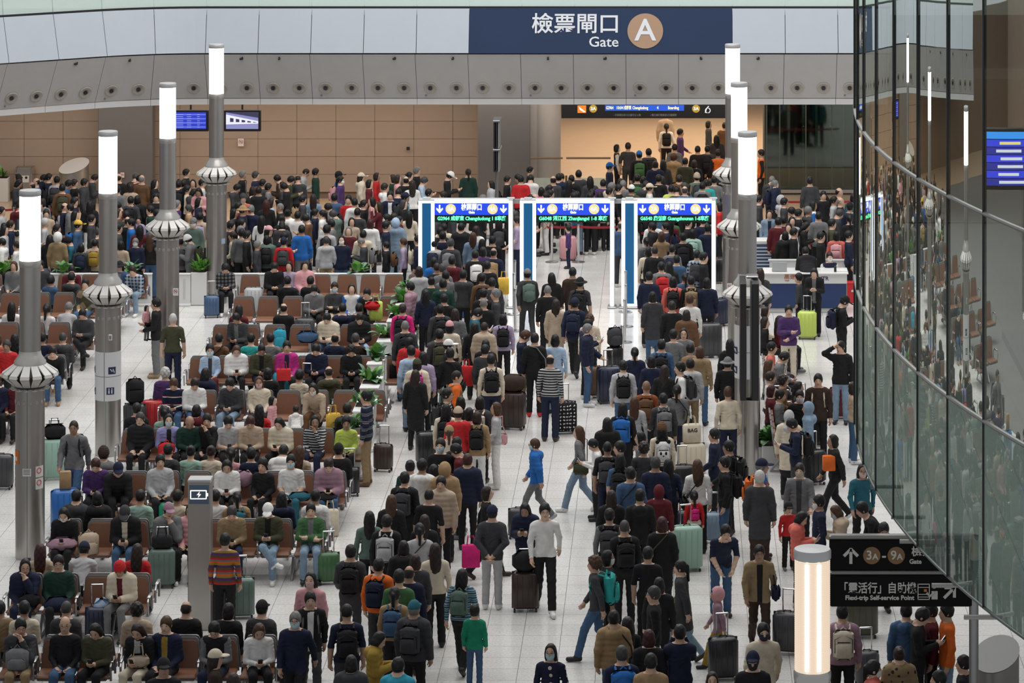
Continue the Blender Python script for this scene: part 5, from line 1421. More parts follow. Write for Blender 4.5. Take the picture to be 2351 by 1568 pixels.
1600 195 st b sbk j-bk bk sb:gy sh:rd
1805 210 st b bbk w-lb ld
1755 410 st b kbk w-SB nv
2130 105 hd r sgy p-nv dn sh:wh
2100 55 ph r sbk j-nv bk
2150 10 st b cbr w-cr bk
@860 720 4.354 W
1620 1245 wk l sbr p-bl gy m:lb g h:1.55 sh:lg
2060 1120 wk l lbr w-gy ld sh:wh sb:ol
@1340 740 4.898 G7
575 285 st b ybk w-nv bk
875 195 st b sbk j-dn bk bp:bk
1010 80 st b sbk w-gy bk
1125 70 st f bbk h-gy bk g
1200 260 st b sbk w-tn bk kid:1.4
1310 270 st b bbr h-kh dn
765 380 st b bbk j-nv bk
445 430 st b sbk h-lg dn bp:bk
910 485 st b ldb j-bk bk
1085 445 st l sbk w-wh bk bp:dg
1200 410 st b sbk h-lg kh
705 660 st b ztn w-rs bk bp:br
1050 705 st b ybk w-gy nv sb:bk
570 840 st b lbr w-lg bk
440 905 st b lbk h-bk bk bp:bl
895 800 hd b sbk h-dg bk bp:gy
265 1075 st b lbk p-bk bk
880 1135 st b lbk w-cr bk bea:br bp:PANDA
1625 725 st b sbr w-cr nv
1620 400 st b sbk j-bk bk hat:gy
1645 190 st b lbk j-bk bk
@1320 960 4.354 G7
215 205 ph l sbk w-wh bk h:1.5
325 235 st b zbk t-bk nv bp:dg
450 235 st l sbk w-bk bk g
455 355 st b lbk t-dn bk bp:bk
655 140 st l bbk w-gy bk g
690 245 st b cdb w-dg bk
805 385 st b sdg j-nv bk
935 410 st b lbk w-nv bk
1225 415 hd b lbr w-wh bk sb:bk
1395 105 hd l sbk j-nv bk
1540 225 hd l sbk j-bk bk g bp:bk
1495 385 st l sbk j-bk dn g bp:bk
555 490 st b sbk j-dn bk sb:bk
650 710 st b sbk h-bk bk
840 670 st b lmr j-mr bk hij:mr
365 725 st b ldb j-bk bk
345 905 st b sbk v-bk bk bp:dg
495 1020 st b zdg j-bk bk bp:bk
870 990 st b bmr c-bk bk sb:ol
1190 745 st b ybk w-rd cr kid:1.15 bp:hp skirt
1460 1035 le f sbk t-nv dn h:1.72
@1640 720 5.598 R2
720 370 si r sbk w-co bk free
800 495 sp r sbk j-gy bk free
690 600 si r lbr j-gy bk free
750 750 si r sdb w-wh bk free
820 800 si r cdb j-br bk free
720 930 si r bmr j-mr bk free
830 980 si r sbk w-gy bk free
1065 882 si r lbk j-dg bk free
1100 985 si f sbk j-bk bk m:lv free
@1640 720 5.598 W2
1335 775 st f sbk j-db bk bp:cr
1625 355 hh f sbk j-bk ld
960 1245 st b bbk c-cr bk hij:lg
1205 1135 st l bbk h-ld bk hij:ld
1045 1345 ph l sbk j-nv dg bp:bk
1790 880 st r bdb w-bg dn
@1640 960 4.898 W2
1355 180 wk l bbk j-bk bk h:1.62 sh:wh
1660 505 wk f lbk w-tl bk m:pk g h:1.64
960 510 hd f sdb j-gy bk m:bg
535 465 st r sgy j-bl bk cap:nv bp:og
510 590 st b swh c-dg db
1215 870 st l sbk j-nv bk m:wh
1370 975 ph l bbr p-bg bk m:lb
940 1050 ph r bbk p-co bk
835 970 st f sbk w-rd bk cap:bk kid:1.12
1930 970 le l sbk w-bk bk
1870 1140 le f sbk j-bk bk
@1320 1220 4.504 W2
225 255 wk l cbr h-dg dn bp:aq sh:bk
340 200 st r bbk j-bk bk m:wh
755 160 st b sbk t-bk bk
1115 295 wk l ybk c-dg ld in:yl
815 570 st l sdg j-bk bk g
870 480 st b bbk j-bk bk
1485 595 wk l sdb j-mv mu hod:pk kid:1.22
1905 130 wp f sbk j-kh db g sb:nv
400 820 st b sbk p-tn dn sb:bk
545 915 st b lbk j-bk bk kid:1.4
765 1020 st b bmr j-bk bk
1085 965 up b sbk j-nv bk
485 1185 st b sdg j-nv bk bp:bl
785 1265 st b sbk j-tn bk
1945 935 wp f sbk h-cr bk m:nv
1840 1250 st f sbk j-bk bk cap:nv m:bk
1420 1485 st f bdb w-br bk kid:1.3
@1780 1200 4.117 W2
635 775 hd b sbk h-mv bk bp:cr
1240 765 st b sbk h-dn dn
1345 800 ph r sbk j-bk bk
1470 770 st l sbk j-mr bk
1620 765 st l sbk j-og ld
1170 1175 st b udb p-LP bk
930 1330 st r ybk p-co bk m:wh kid:1.45
1780 1255 st l sbk j-bk bk
1545 1400 st l sbk j-dg bk
@0 880 4.898 W
835 405 wk f zdb h-gy dn g bp:bk h:1.76
@0 880 4.898 S
1535 300 si b sbk j-bk bk
1580 415 si f sdg p-bk bk g
1895 460 si f bbk j-pw bk m:lb
1850 355 si b ybk w-mt bk kid:1.3
2205 275 si b bbk p-mr bk
2190 460 sp f kgy j-fg bk
2290 460 sc f sbk j-bk bk
1885 765 si b sbk w-dg bk
2250 740 si b ubk w-mt bk
1165 830 si b sbk p-gy bk bea:db kid:1.3
1120 965 sp f smr j-pu bk
1285 970 sf f sbk p-bk bk cap:nv
1800 880 si f sbk h-lg bk
855 1255 si b sbk p-dg bk
1095 1310 si b bbk p-bk bk
1575 1325 si b sbk w-mt bk
@440 960 4.898 S
395 50 sp f sbk t-lg bk
665 150 sp f smr j-bg bk
1015 125 sp f lbk p-cr bk
1395 70 sc f lbk w-SB nv
1740 85 si f sbk h-lm bk kid:1.45
1655 390 si b sbk j-bk bk cap:bk
1035 360 sf b sbk p-wh bk
1155 410 si b lbr w-bg bk
480 420 si b ybk w-pk bk kid:1.45
600 515 si b sbk j-nv bk kid:1.4
130 510 si b udb w-cr bk
400 610 sp f lbk j-wh bk
805 595 si f sbk h-bk bk kid:1.45
1120 550 si f sbk t-wh tl m:lb
1545 505 sp f sdb p-mv dn
470 880 si b ybk j-tn bk bp:tl
1010 830 si b lbk h-nv bk
1390 940 si b sbk h-wh bk
310 1040 si b sbk w-wh bk
450 1065 sp f sdg j-kh nv
865 1055 sx f sbk j-ol ld cap:wh in:bk
1340 1140 sa f ubk j-gn ld
@440 960 4.898 G3
2000 1050 st b lbk w-sg bk
@0 1160 4.898 S
735 40 sp f lbk j-bk bk m:wh
1420 15 sp f sbk p-bk dn cap:dg m:lb in:cr
1890 140 sc f sbk p-gy bk cap:mv
1990 45 si b sbk w-cr bk
450 580 si b lmr w-bg bk
905 545 sf b sbk w-lg bk cap:nv
290 635 sc f bbk p-nv nv g
660 565 si f sbk j-fg bk g
1385 665 sp f bmr p-cr gy bea:rd in:mr
1540 550 si b ldb w-rd bk
2150 150 si f bbk p-pk bk
15 1175 si b sbk j-kh bk
255 1195 si b sbk w-cr bk
740 1200 si b zdg j-dg bk
235 1290 sc f sbk j-dg kh g
735 1280 si f kdg w-bk dn g
1110 1340 sp f lbk j-ol bk
1540 1205 si b cbk j-bg bk
1590 1395 sp f ldb j-bk cr
1875 1345 si f sbr j-nv bk in:mu
2090 1130 si b kdb j-bk bk
1840 1725 st f sbk j-bk bk cap:bk
@440 1220 4.506 W
345 20 st b sbk w-MU bk
1230 425 st f lbk j-pk bk m:pk
1225 610 wk f sbk j-bk dg bp:gy in:wh
1075 820 wp f sgy j-nv bk g m:lb
1645 140 hd b sbk j-dg dg bp:bk
@440 1220 4.506 G3
1935 280 st b sbk h-og dg bp:nv
1605 750 st b zbk t-nv dg bp:bk
2100 580 st b ybk w-tn bk bp:dn
1895 1040 ph r bbk p-mu bk
1650 1285 st b bbk p-dg bk
@440 1220 4.506 S
260 945 sp f sbk v-bk nv g
375 835 si b bbk j-bk bk
720 835 si b sbk j-dg bk cap:bk
690 1075 sp f lbr w-wh bk
@440 1220 4.506 W
245 1230 st r ldb j-db bk cap:cr
430 1470 st b ldb w-bk bk
@860 1040 4.354 G3
355 75 st b ubk j-fg bk
475 60 st b sbk h-wh bk
300 190 st b sbk h-bk bk bp:dg
170 420 st b lbr j-bk bk
545 360 st b zbk t-bk bk
665 235 st f sbk p-bg bk
590 140 st b bbk j-bk bk kid:1.4
700 95 st b sbk p-tn bk hod:tn
930 10 st b smr p-nv bk
1105 330 wk r bdb w-bk bk g
1175 530 bk b sbk j-dg lg cap:nv
1510 490 ph f lbk p-nv dn
120 620 st b sbk j-bk bk bp:lg
450 705 st b ybk w-lg bk sb:ol
500 620 st b ldb j-bk bk
290 880 st b bbk p-bk bk
405 1015 st b bdb j-dg bk
605 905 st b ldb w-NY bk
345 1130 st b kdb j-nv bk
870 1160 wk b lbk w-ST bk bp:sg
245 1165 st b sbk w-gn bk
@860 1040 4.354 W
1700 490 wp f sbk w-wh bk g h:1.80 sh:wh
@860 1300 4.354 W
395 350 st b sgy p-dg bk cap:tl bp:dg
1000 405 st b sbk j-eg dn kid:1.22 sh:rd
1760 780 st f lbk w-DT bk g m:lb
235 915 st b sbk p-cy bk
"""
GAR = dict(w='sweater', t='T-shirt', j='jacket', h='hoodie', p='puffer jacket', c='long coat', v='waistcoat')
BLD = dict(w='t', t='t', j='j', h='h', p='p', c='c', v='t')
FACE = dict(f=0, b=180, l=-90, r=90)
HS = dict(s='short', z='cropped', k='thinning', c='curly', b='bobbed', l='long', y='ponytailed', u='bun-tied')
rp = random.Random(11)
PEOPLE = []
ox = oy = 0.0; osc = 1.0; zone = ''
for ln in CAT.strip().splitlines():
    if ln[0] == '@': a = ln[1:].split(); ox, oy, osc, zone = float(a[0]), float(a[1]), float(a[2]), a[3]; continue
    a = ln.split(); d = dict(x=ox + float(a[0]) / osc, y=oy + float(a[1]) / osc, pose=a[2], face=a[3], hs=a[4][0], hc=a[4][1:], gar=a[5][0], top=a[5][2:], pants=a[6], zone=zone, ex={})
    for e in a[7:]:
        k, _, v = e.partition(':'); d['ex'][k] = v or True
    PEOPLE.append(d)
# more of the distant queue, mostly dark coats
rq = random.Random(5)
for (x0, x1, y0, y1, n, zn) in ((-19.0, -6.6, 82.2, 92.6, 58, 'A'), (-6.3, -3.6, 83.0, 91.5, 12, 'F'), (-5.0, 2.0, 88.8, 93.2, 16, 'F'), (-1.3, 1.0, 83.0, 91.0, 11, 'F'), (2.4, 4.6, 84.0, 92.0, 9, 'R')):
    for _ in range(n):
        X_, Y_ = rq.uniform(x0, x1), rq.uniform(y0, y1); PEOPLE.append(dict(x=VX + F * X_ / Y_, y=VY + F * 13.35 / Y_, pose=rq.choice(['st', 'st', 'st', 'ph']), face=rq.choice('rrbbbl'), hs=rq.choice('ssssblyk'), hc=rq.choice(['bk'] * 6 + ['db', 'dg', 'gy']),
            gar=rq.choice('jjjphw'), top=rq.choice(['bk'] * 5 + ['dg'] * 4 + ['nv'] * 4 + ['gy', 'wh', 'cr', 'ol', 'mr', 'br', 'dn', 'fg', 'lg']), pants='bk', zone=zn, ex=({'bp': rq.choice(['bk', 'dg', 'nv'])} if rq.random() < .25 else {})))
# place each one
for d in PEOPLE:
    ex = d['ex']; kid = 'kid' in ex or 'baby' in ex; ps = d['pose']; build = 'd' if 'skirt' in ex else BLD[d['gar']]
    sit = ps in ('si', 'sp', 'sf', 'sx', 'sa', 'sc'); d['sit'] = sit
    d['key'] = (ps, build, kid)
    h = float(ex.get('h', 0) or 0) or (1.70 if d['hs'] in 'szk' else 1.61) + rp.uniform(-.045, .045)
    if 'kid' in ex: h = float(ex['kid'])
    d['yaw'] = FACE[d['face']] + rp.uniform(-13, 13)
    d['h'] = h
    ref = {'st': 1.70, 'ph': 1.68, 'le': 1.52, 'sf': 1.13, 'sp': 1.25, 'si': 1.29, 'sa': 1.29, 'sx': 1.27, 'sc': 1.26, 'wk': 1.69, 'wp': 1.69}.get(ps, 1.70); d['ref'] = ref
    if sit:
        s = .88 if kid else (1.0 if d['hs'] in 'szk' else .96); hz = ref * s + .42 * (1 - s)
        d['scale'] = s; d['z'] = .42 * (1 - s)
    else:
        s = h / 1.70; hz = ref * s; d['scale'] = s; d['z'] = 0.0
    Y = F * (H0 - hz) / (d['y'] - VY)
    if sit and 'free' not in ex and d['zone'] == 'S':
        left = d['x'] < 215 and d['y'] < 900
        if d['face'] == 'f': cand = [r_ - .24 for r_ in ([67, 70.6, 74.3, 78.0, 80.55] if left else ROWS + [80.55])]
        else: cand = [r_ + .30 + .24 for r_ in ([67, 70.6, 74.3, 78.0] if left else ROWS)]
        Yn = min(cand, key=lambda q: abs(q - Y)); Y = Yn if abs(Yn - Y) < 1.9 else Y
        d['yaw'] = (0 if d['face'] == 'f' else 180) + rp.uniform(-16, 16)
    if d['zone'] == 'A' and Y < 81.85:
        Y = 81.85 + rp.uniform(0, .25); hz2 = H0 - (d['y'] - VY) * Y / F; d['scale'] *= max(.82, min(1.1, hz2 / hz)); d['h'] *= max(.82, min(1.1, hz2 / hz))
    if d['zone'] == 'C' and ps == 'si' and d['face'] == 'f': Y = 81.05; d['z'] = .12
    if 'baby' in ex: Y = 72.83; d['scale'] = .44; d['z'] = .80; d['yaw'] = 60
    d['X'], d['Y'] = fx(d['x'], Y), Y
SPOTS = [(d['X'], d['Y']) for d in PEOPLE]
# push apart standing people that would stand inside each other
for it in range(12):
    for i, a in enumerate(PEOPLE):
        for b_ in PEOPLE[i + 1:]:
            if abs(a['Y'] - b_['Y']) > .45 or abs(a['X'] - b_['X']) > .45 or 'baby' in a['ex'] or 'baby' in b_['ex']: continue
            dx, dy = b_['X'] - a['X'], (b_['Y'] - a['Y']); r_ = math.hypot(dx, dy * 1.25); m_ = .37
            if r_ < m_:
                t = (m_ - r_) / 2; u = dx / (r_ or 1) if r_ > .01 else 1.0; v = dy / (r_ or 1) if r_ > .01 else .3
                if not a['sit']: a['Y'] -= v * t * 1.2; a['X'] -= u * t * .5
                if not b_['sit']: b_['Y'] += v * t * 1.2; b_['X'] += u * t * .5
                if a['sit'] and b_['sit']: a['X'] -= u * t * .7; b_['X'] += u * t * .7
for d in PEOPLE:
    if d['zone'] == 'A' and d['Y'] < 81.75: d['Y'] = 81.75
for d in PEOPLE: d['size'] = (F / d['Y']) * (1.0 if not d['sit'] else .97)
order = sorted(range(len(PEOPLE)), key=lambda i: -PEOPLE[i]['size']); NEAR = set(order[:304])

def desc(d, lvl=0):
    ex = d['ex']; g = GAR[d['gar']]; t = WORD[d['top']] + ' ' + g
    head = None
    for k, w in (('cap', 'cap'), ('bea', 'knit hat'), ('hat', 'hat'), ('hij', 'headscarf'), ('hod', 'hood')):
        if k in ex: head = WORD[ex[k]] + ' ' + w
    hair = f"{HS[d['hs']]} {HWORD[d['hc']]} hair"
    s = f"in {t}"
    if head: s += f" and {head}"
    return s, hair, head
POSEW = dict(st='standing', ph='looking down at the hands', hd='holding a luggage handle', bk='standing with hands clasped behind', wk='walking', wp='walking and pulling luggage', up='holding a phone up', le='bending forward', hh='raising a hand to the head', cb='holding something to the chest',
    si='seated', sp='seated and looking at a phone', sf='seated and leaning forward', sx='seated with crossed legs', sa='seated with folded arms', sc='seated with a hand raised')
ZW = dict(F='beyond the gates', A='in the queue behind the barrier', S='', W='', G3='in the queue to gate 3A', G5='near gate 5A', G7='in the queue to gate 7A', R='behind the service counter', C='by the service counter', R2='on the side-on seats', W2='')
TURN = dict(f='facing the viewer', b='seen from behind', l='in profile', r='in profile')
def label_people(ids):
    out = {}; cnt = {}
    def build(d, lvl):
        s, hair, head = desc(d); ex = d['ex']; kidw = 'child' if ('kid' in ex and float(ex['kid']) < 1.3) else 'person'
        if 'baby' in ex: return 'small child in pink jacket carried against the chest'
        parts = [kidw, s]
        bag = f"with {WORD.get(ex['bp'], 'panda-face')} backpack" if 'bp' in ex else (f"with {WORD[ex['sb']]} shoulder bag" if 'sb' in ex else '')
        if bag and lvl >= 0: parts.append(bag)
        if 'm' in ex and lvl >= 0: parts.append('wearing a mask' if not bag else 'and a mask')
        if lvl >= 1: parts.append(('and ' if 0 else '') + 'with ' + hair if not bag and 'm' not in ex else hair)
        if lvl >= 2 or (lvl == 0 and not bag and 'm' not in ex): parts.append(POSEW[d['pose']])
        return ' '.join(' '.join(parts).split())
    lab = {i: build(PEOPLE[i], 0) for i in ids}
    for lvl in (1, 2):
        seen = {}
        for i in ids: seen.setdefault(lab[i], []).append(i)
        for k, v in seen.items():
            if len(v) > 1:
                for i in v: lab[i] = build(PEOPLE[i], lvl)
    # still alike: name a neighbour that can be found
    seen = {}
    for i in ids: seen.setdefault(lab[i], []).append(i)
    for k, v in seen.items():
        if len(v) < 2: continue
        base = {i: build(PEOPLE[i], 1) for i in v}
        for i in v:
            d = PEOPLE[i]; nb = sorted((j for j in ids if j != i and j not in v and 'baby' not in PEOPLE[j]['ex']), key=lambda j: (PEOPLE[j]['X'] - d['X']) ** 2 + (PEOPLE[j]['Y'] - d['Y']) ** 2)
            for j in nb[:14]:
                e = PEOPLE[j]; rel = 'behind' if d['Y'] > e['Y'] + .25 else ('in front of' if d['Y'] < e['Y'] - .25 else 'beside')
                c = f"{'person'} {desc(d)[0]}, {HS[d['hs']]} {HWORD[d['hc']]} hair, {rel} the {WORD[e['top']]} {GAR[e['gar']]}"
                if len(c.split()) <= 16 and c not in lab.values(): lab[i] = c; break
    return lab
LAB = label_people(sorted(NEAR))
def place_words(d):
    if d['zone'] == 'S':
        if d['x'] < 215 and d['y'] < 900: return 'on the seats across the aisle'
        i = min(range(len(ROWS) + 1), key=lambda k: abs((ROWS + [80.55])[k] - d['Y']))
        return 'against the barrier' if i == len(ROWS) else f'in the {ORD[i]} seat row'
    return {'F': 'beyond the gates', 'A': 'in the queue behind the barrier', 'W': 'in the open aisle', 'G3': 'in the queue to gate 3A', 'G5': 'in the lane to gate 5A', 'G7': 'in the queue to gate 7A', 'R': 'behind the service counter', 'C': 'by the service counter', 'R2': 'on the side-on seats', 'W2': 'near the curved glass' if d['x'] > 1700 else 'in the front of the walkway'}[d['zone']]
for i in LAB:
    d = PEOPLE[i]; t = LAB[i].replace(' mask long', ' mask, long').replace(' mask short', ' mask, short').replace(' mask bobbed', ' mask, bobbed')
    if 'baby' in d['ex']: continue
    for add in (place_words(d), 'with ' + WORD[d['pants']] + ' trousers' if 'skirt' not in d['ex'] else 'with pale skirt', TURN[d['face']]):
        if len((t + ', ' + add).split()) <= 16 and ('trousers' not in add or d['pants'] != 'bk') and not (add == 'with pale skirt' and d['pants'] == 'bk'): t = t + ', ' + add
    LAB[i] = t

def set_slots(o, mats):
    for k, m in enumerate(mats):
        if m is None: continue
        sl_ = o.material_slots[k]; sl_.link = 'OBJECT'; sl_.material = m
def slot_mats(d):
    ex = d['ex']; sk = SKIN[min(2, [0, 0, 1, 1, 1, 2][rp.randrange(6)] if d['hs'] != 'X' else 0)]; top = fabric(d['top']); pants = fabric(d['pants'])
    up, fore, inn = top, top, top
    if d['gar'] == 't': fore = sk
    if d['gar'] == 'v': up = fore = fabric({'wh': 'bl', 'bk': 'gy', 'nv': 'wh', 'og': 'bk'}.get(d['top'], 'lg'))
    if 'in' in ex: inn = fabric(ex['in'])
    elif d['gar'] in 'jc' and d['top'] not in ('ND', 'PL', 'PG', 'CM') and rp.random() < .4: inn = fabric(rp.choice(['bk', 'wh', 'dg', 'gy', 'lg', 'nv']))
    sho = M_SHOES[ex.get('sh') or rp.choice(['bk', 'bk', 'bk', 'wh', 'gy', 'db'])]
    return [sk, top, up, fore, inn, pants, sho, M_EYE, M_LIP]
MASKM = dict(lb=mat('mask_blue', (.42, .60, .68), rough=.8), wh=mat('mask_white', (.70, .70, .68), rough=.8), pk=mat('mask_pink', (.62, .42, .42), rough=.8), bk=mat('mask_black', (.015, .015, .018), rough=.8), nv=mat('mask_navy', (.02, .022, .05), rough=.8), bg=mat('mask_beige', (.40, .34, .29), rough=.8), lv=mat('mask_lilac', (.52, .50, .62), rough=.8))
def wears(d):
    """(kind, name, material) list for a head"""
    ex = d['ex']; hs = d['hs']; out = []; hat = [k for k in ('cap', 'bea', 'hat', 'hij', 'hod') if k in ex]
    if not ('hij' in ex): out.append(('s' if (hat and hs in 'cu') else hs, 'hair', hairmat(d['hc'])))
    for k in hat: out.append((k, {'cap': 'cap', 'bea': 'knit_hat', 'hat': 'brimmed_hat', 'hij': 'headscarf', 'hod': 'hood'}[k], fabric(ex[k])))
    if 'm' in ex: out.append(('mask', 'face_mask', MASKM[ex['m']]))
    return out
# bags
def backpack_parts():
    b = MB(); b.box((0, 0, 0), (.29, .15, .42), .05); ME['bp_body'] = b.mesh('bag_body', fabric('bk'), 50)
    b = MB(); b.box((0, .085, -.06), (.24, .07, .24), .03); ME['bp_pocket'] = b.mesh('pocket', fabric('bk'), 50)
    for s in (-1, 1):
        b = MB(); b.tube([(s * .09, -.05, .20), (s * .10, -.16, .245), (s * .105, -.27, .20), (s * .115, -.325, .06), (s * .125, -.28, -.10), (s * .12, -.10, -.17)], .017, 6); ME['bp_strap%d' % s] = b.mesh('strap', fabric('bk'), 50)
    b = MB(); b.tube([(-.04, -.03, .205), (0, -.03, .245), (.04, -.03, .205)], .010, 6); ME['bp_grip'] = b.mesh('grip', fabric('bk'))
    b = MB(); b.tube([(-.125, .06, -.1), (-.125, .085, .10), (0, .095, .165), (.125, .085, .10), (.125, .06, -.1)], .006, 4); ME['bp_zip'] = b.mesh('zip', DARKM)
    b = MB(); b.box((0, 0, 0), (.30, .12, .22), .04); ME['sb_body'] = b.mesh('bag_body', fabric('bk'), 50)
    b = MB(); b.box((0, -.065, .03), (.27, .02, .13), .008); ME['sb_flap'] = b.mesh('flap', fabric('bk'), 50)
backpack_parts()
def own_mat(o, m): o.material_slots[0].link = 'OBJECT'; o.material_slots[0].material = m
def placeM(d, R):
    M = Matrix.Translation((d['X'], d['Y'], d['z'])) @ Matrix.Rotation(math.radians(d['yaw']), 4, 'Z') @ Matrix.Scale(d['scale'], 4); return M
def short_ref(d):
    s, hair, head = desc(d); return f"{WORD[d['top']]} {GAR[d['gar']]}"
BAGLAB = set()
def uniq(base, d):
    s, hair, head = desc(d); opts = [base, base + (f" and {head}" if head else f" with {hair}"), base + f" with {hair} {ZW.get(d['zone'], '')}".rstrip()]
    for t in opts + [base + f", {POSEW[d['pose']]}", base + f", {POSEW[d['pose']]}, {HWORD[d['hc']]} hair"]:
        if t not in BAGLAB and 4 <= len(t.split()) <= 16: BAGLAB.add(t); return t
    me_ = min((e for e in PEOPLE if e is not d), key=lambda e: (e['X'] - d['X']) ** 2 + (e['Y'] - d['Y']) ** 2)
    for e in sorted((e for e in PEOPLE if e is not d), key=lambda e: (e['X'] - d['X']) ** 2 + (e['Y'] - d['Y']) ** 2)[:12]:
        t = base + f" near the {short_ref(e)}"
        if t not in BAGLAB and len(t.split()) <= 16: BAGLAB.add(t); return t
    BAGLAB.add(base); return base
def backpack(d, R, i):
    c = d['ex']['bp']; Mp = placeM(d, R); Rt = Matrix(R['Rt'].tolist()).to_4x4(); te = BUILDS[d['key'][1]][0]
    L_ = Matrix.Translation(R['pel'].tolist()) @ Rt @ Matrix.Translation((0, .205 + te * .8, .235))
    k = 1.18 if c in ('aq', 'bl', 'mt') else (.72 if 'kid' in d['ex'] else 1.0)
    r = empty('backpack'); r.matrix_world = Mp @ L_ @ Matrix.Scale(min(k, 1), 4); kb = max(k, 1)
    w = 'white panda-face' if c == 'PANDA' else WORD[c]
    tag(r, uniq(f"{w} backpack worn over the {short_ref(d)}", d), 'backpack', 'backpacks worn in the hall')
    m = fabric('wh' if c == 'PANDA' else c); ms = fabric('bk') if c in ('PANDA', 'dg', 'nv', 'tn') else m
    for nm_, key, mm in (('bag_body', 'bp_body', m), ('pocket', 'bp_pocket', m), ('strap', 'bp_strap1', ms), ('strap', 'bp_strap-1', ms), ('grip', 'bp_grip', ms), ('zip', 'bp_zip', DARKM)): own_mat(obj(nm_, ME[key], r, scale=((kb,) * 3 if 'strap' not in key else (1, 1, 1)), loc=(0, .02 * (kb > 1), 0)), mm)
    if c == 'PANDA':
        for sx in (-1, 1): MB().ball((sx * .05, .115, .0), (.026, .012, .036), 10, 6).build('eye_patch', fabric('bk'), r); MB().ball((sx * .11, .03, .205), (.04, .03, .04), 10, 6).build('ear', fabric('bk'), r)
        MB().ball((0, .122, -.05), (.018, .01, .012), 8, 5).build('nose', fabric('bk'), r)
def shoulder_bag(d, R, i):
    c = d['ex']['sb']; Mp = placeM(d, R); te = BUILDS[d['key'][1]][0]; s = 1 if i % 2 else -1
    L_ = Matrix.Translation((s * (.245 + te), .06, float(R['pel'][2]) - .03)) @ Matrix.Rotation(math.pi / 2 * s, 4, 'Z')
    r = empty('shoulder_bag'); r.matrix_world = Mp @ L_ @ Matrix.Scale(.62 if 'kid' in d['ex'] else 1.0, 4); tag(r, uniq(f"{WORD[c]} shoulder bag hanging from the {short_ref(d)}", d), 'shoulder bag', 'shoulder bags worn in the hall')
    m = fabric(c); own_mat(obj('bag_body', ME['sb_body'], r), m); own_mat(obj('flap', ME['sb_flap'], r), m)
    b = MB(); q = -.245 - te
    b.tube([(-.12, .0, .10), (-.05, q * -0 + .03, .28), (-.06, .20, .50), (-.02, .36, .525), (.05, .34, .50), (.10, .12, .28), (.12, 0, .10)], .011, 6); b.build('strap', m, r)
PHONE = MB().box((0, 0, 0), (.072, .010, .150), .004).mesh('handset', DARKM); PSCR = MB().box((0, .006, 0), (.064, .002, .135)).mesh('phone_screen', emis('phone_glow', (.55, .62, .75), .8))
def phone(d, R):
    Mp = placeM(d, R); (w1, d1), (w2, d2) = R['hands']; c = (w1 + w2) / 2 + (d1 + d2) * .045 + A(0, -.01, .045)
    r = empty('mobile_phone'); r.matrix_world = Mp @ Matrix.Translation([float(k) for k in c]) @ Matrix.Rotation(math.radians(35), 4, 'X'); tag(r, uniq(f"mobile phone held by the {short_ref(d)}", d), 'phone', 'mobile phones in hands')
    obj('handset', PHONE, r); obj('phone_screen', PSCR, r)
crowd_v, crowd_f, crowd_m, crowd_mats = [], [], [], []
def gm(m):
    if m not in crowd_mats: crowd_mats.append(m)
    return crowd_mats.index(m)
nv_ = 0
for i, d in enumerate(PEOPLE):
    near = i in NEAR; pose, build, kid = d['key']
    R = make_body(pose, build, kid, not near); mats_ = slot_mats(d); Hm = Matrix(R['Rh'].tolist()).to_4x4() @ Matrix.Scale(R['hs'], 4); Hm.translation = R['hc'].tolist()
    d['z'] += -R['zmin'] * d['scale'] if not d['sit'] and 'baby' not in d['ex'] else 0
    M = placeM(d, R)
    if near:
        o = bpy.data.objects.new('person', R['me']); COL.objects.link(o); o.matrix_world = M; set_slots(o, mats_)
        tag(o, LAB[i], 'person', {'S': 'people waiting on the seats', 'R2': 'people waiting on the seats'}.get(d['zone'], 'people standing and walking in the hall'))
        for kd, nm_, m in wears(d): w = obj(nm_, wear_mesh(kd)['me'], o); w.matrix_local = Hm; own_mat(w, m)
        if 'g' in d['ex']: w = obj('eyeglasses', glasses_mesh(), o); w.matrix_local = Hm
        if 'bp' in d['ex']: backpack(d, R, i)
        if 'sb' in d['ex']: shoulder_bag(d, R, i)
        if pose in ('sp', 'sx', 'ph', 'up'): phone(d, R)
    else:
        Mn = np.array(M)
        def put(V, Fc, mi, X4):
            global nv_
            V = np.asarray(V, float); V = np.c_[V, np.ones(len(V))] @ X4.T; crowd_v.append(V[:, :3]); crowd_f.extend([tuple(int(k) + nv_ for k in q_) for q_ in Fc]); crowd_m.extend(mi); nv_ += len(V)
        gi = [gm(m) for m in mats_]; put(R['v'], R['f'], [gi[k] for k in R['m']], Mn)
        for kd, nm_, m in wears(d): W = wear_mesh(kd, True); put(W['v'], W['f'], [gm(m)] * len(W['f']), Mn @ np.array(Hm))
        if 'bp' in d['ex']:
            Rt = Matrix(R['Rt'].tolist()).to_4x4(); L_ = M @ Matrix.Translation(R['pel'].tolist()) @ Rt @ Matrix.Translation((0, .22, .235))
            for key in ('bp_body', 'bp_pocket'):
                me = ME[key]; put([v.co[:] for v in me.vertices], [tuple(p.vertices) for p in me.polygons], [gm(fabric(d['ex']['bp']))] * len(me.polygons), np.array(L_))
if crowd_v:
    me = bpy.data.meshes.new('crowd'); me.from_pydata(np.concatenate(crowd_v).tolist(), [], crowd_f)
    for m in crowd_mats: me.materials.append(m)
    me.polygons.foreach_set('material_index', crowd_m); me.polygons.foreach_set('use_smooth', [True] * len(crowd_f)); me.update()
    print('bodies', len(BODY), 'people', len(PEOPLE)); cr = obj('crowd', me); tag(cr, 'packed distant crowd queueing behind the gates and the barrier', 'crowd', kind='stuff')
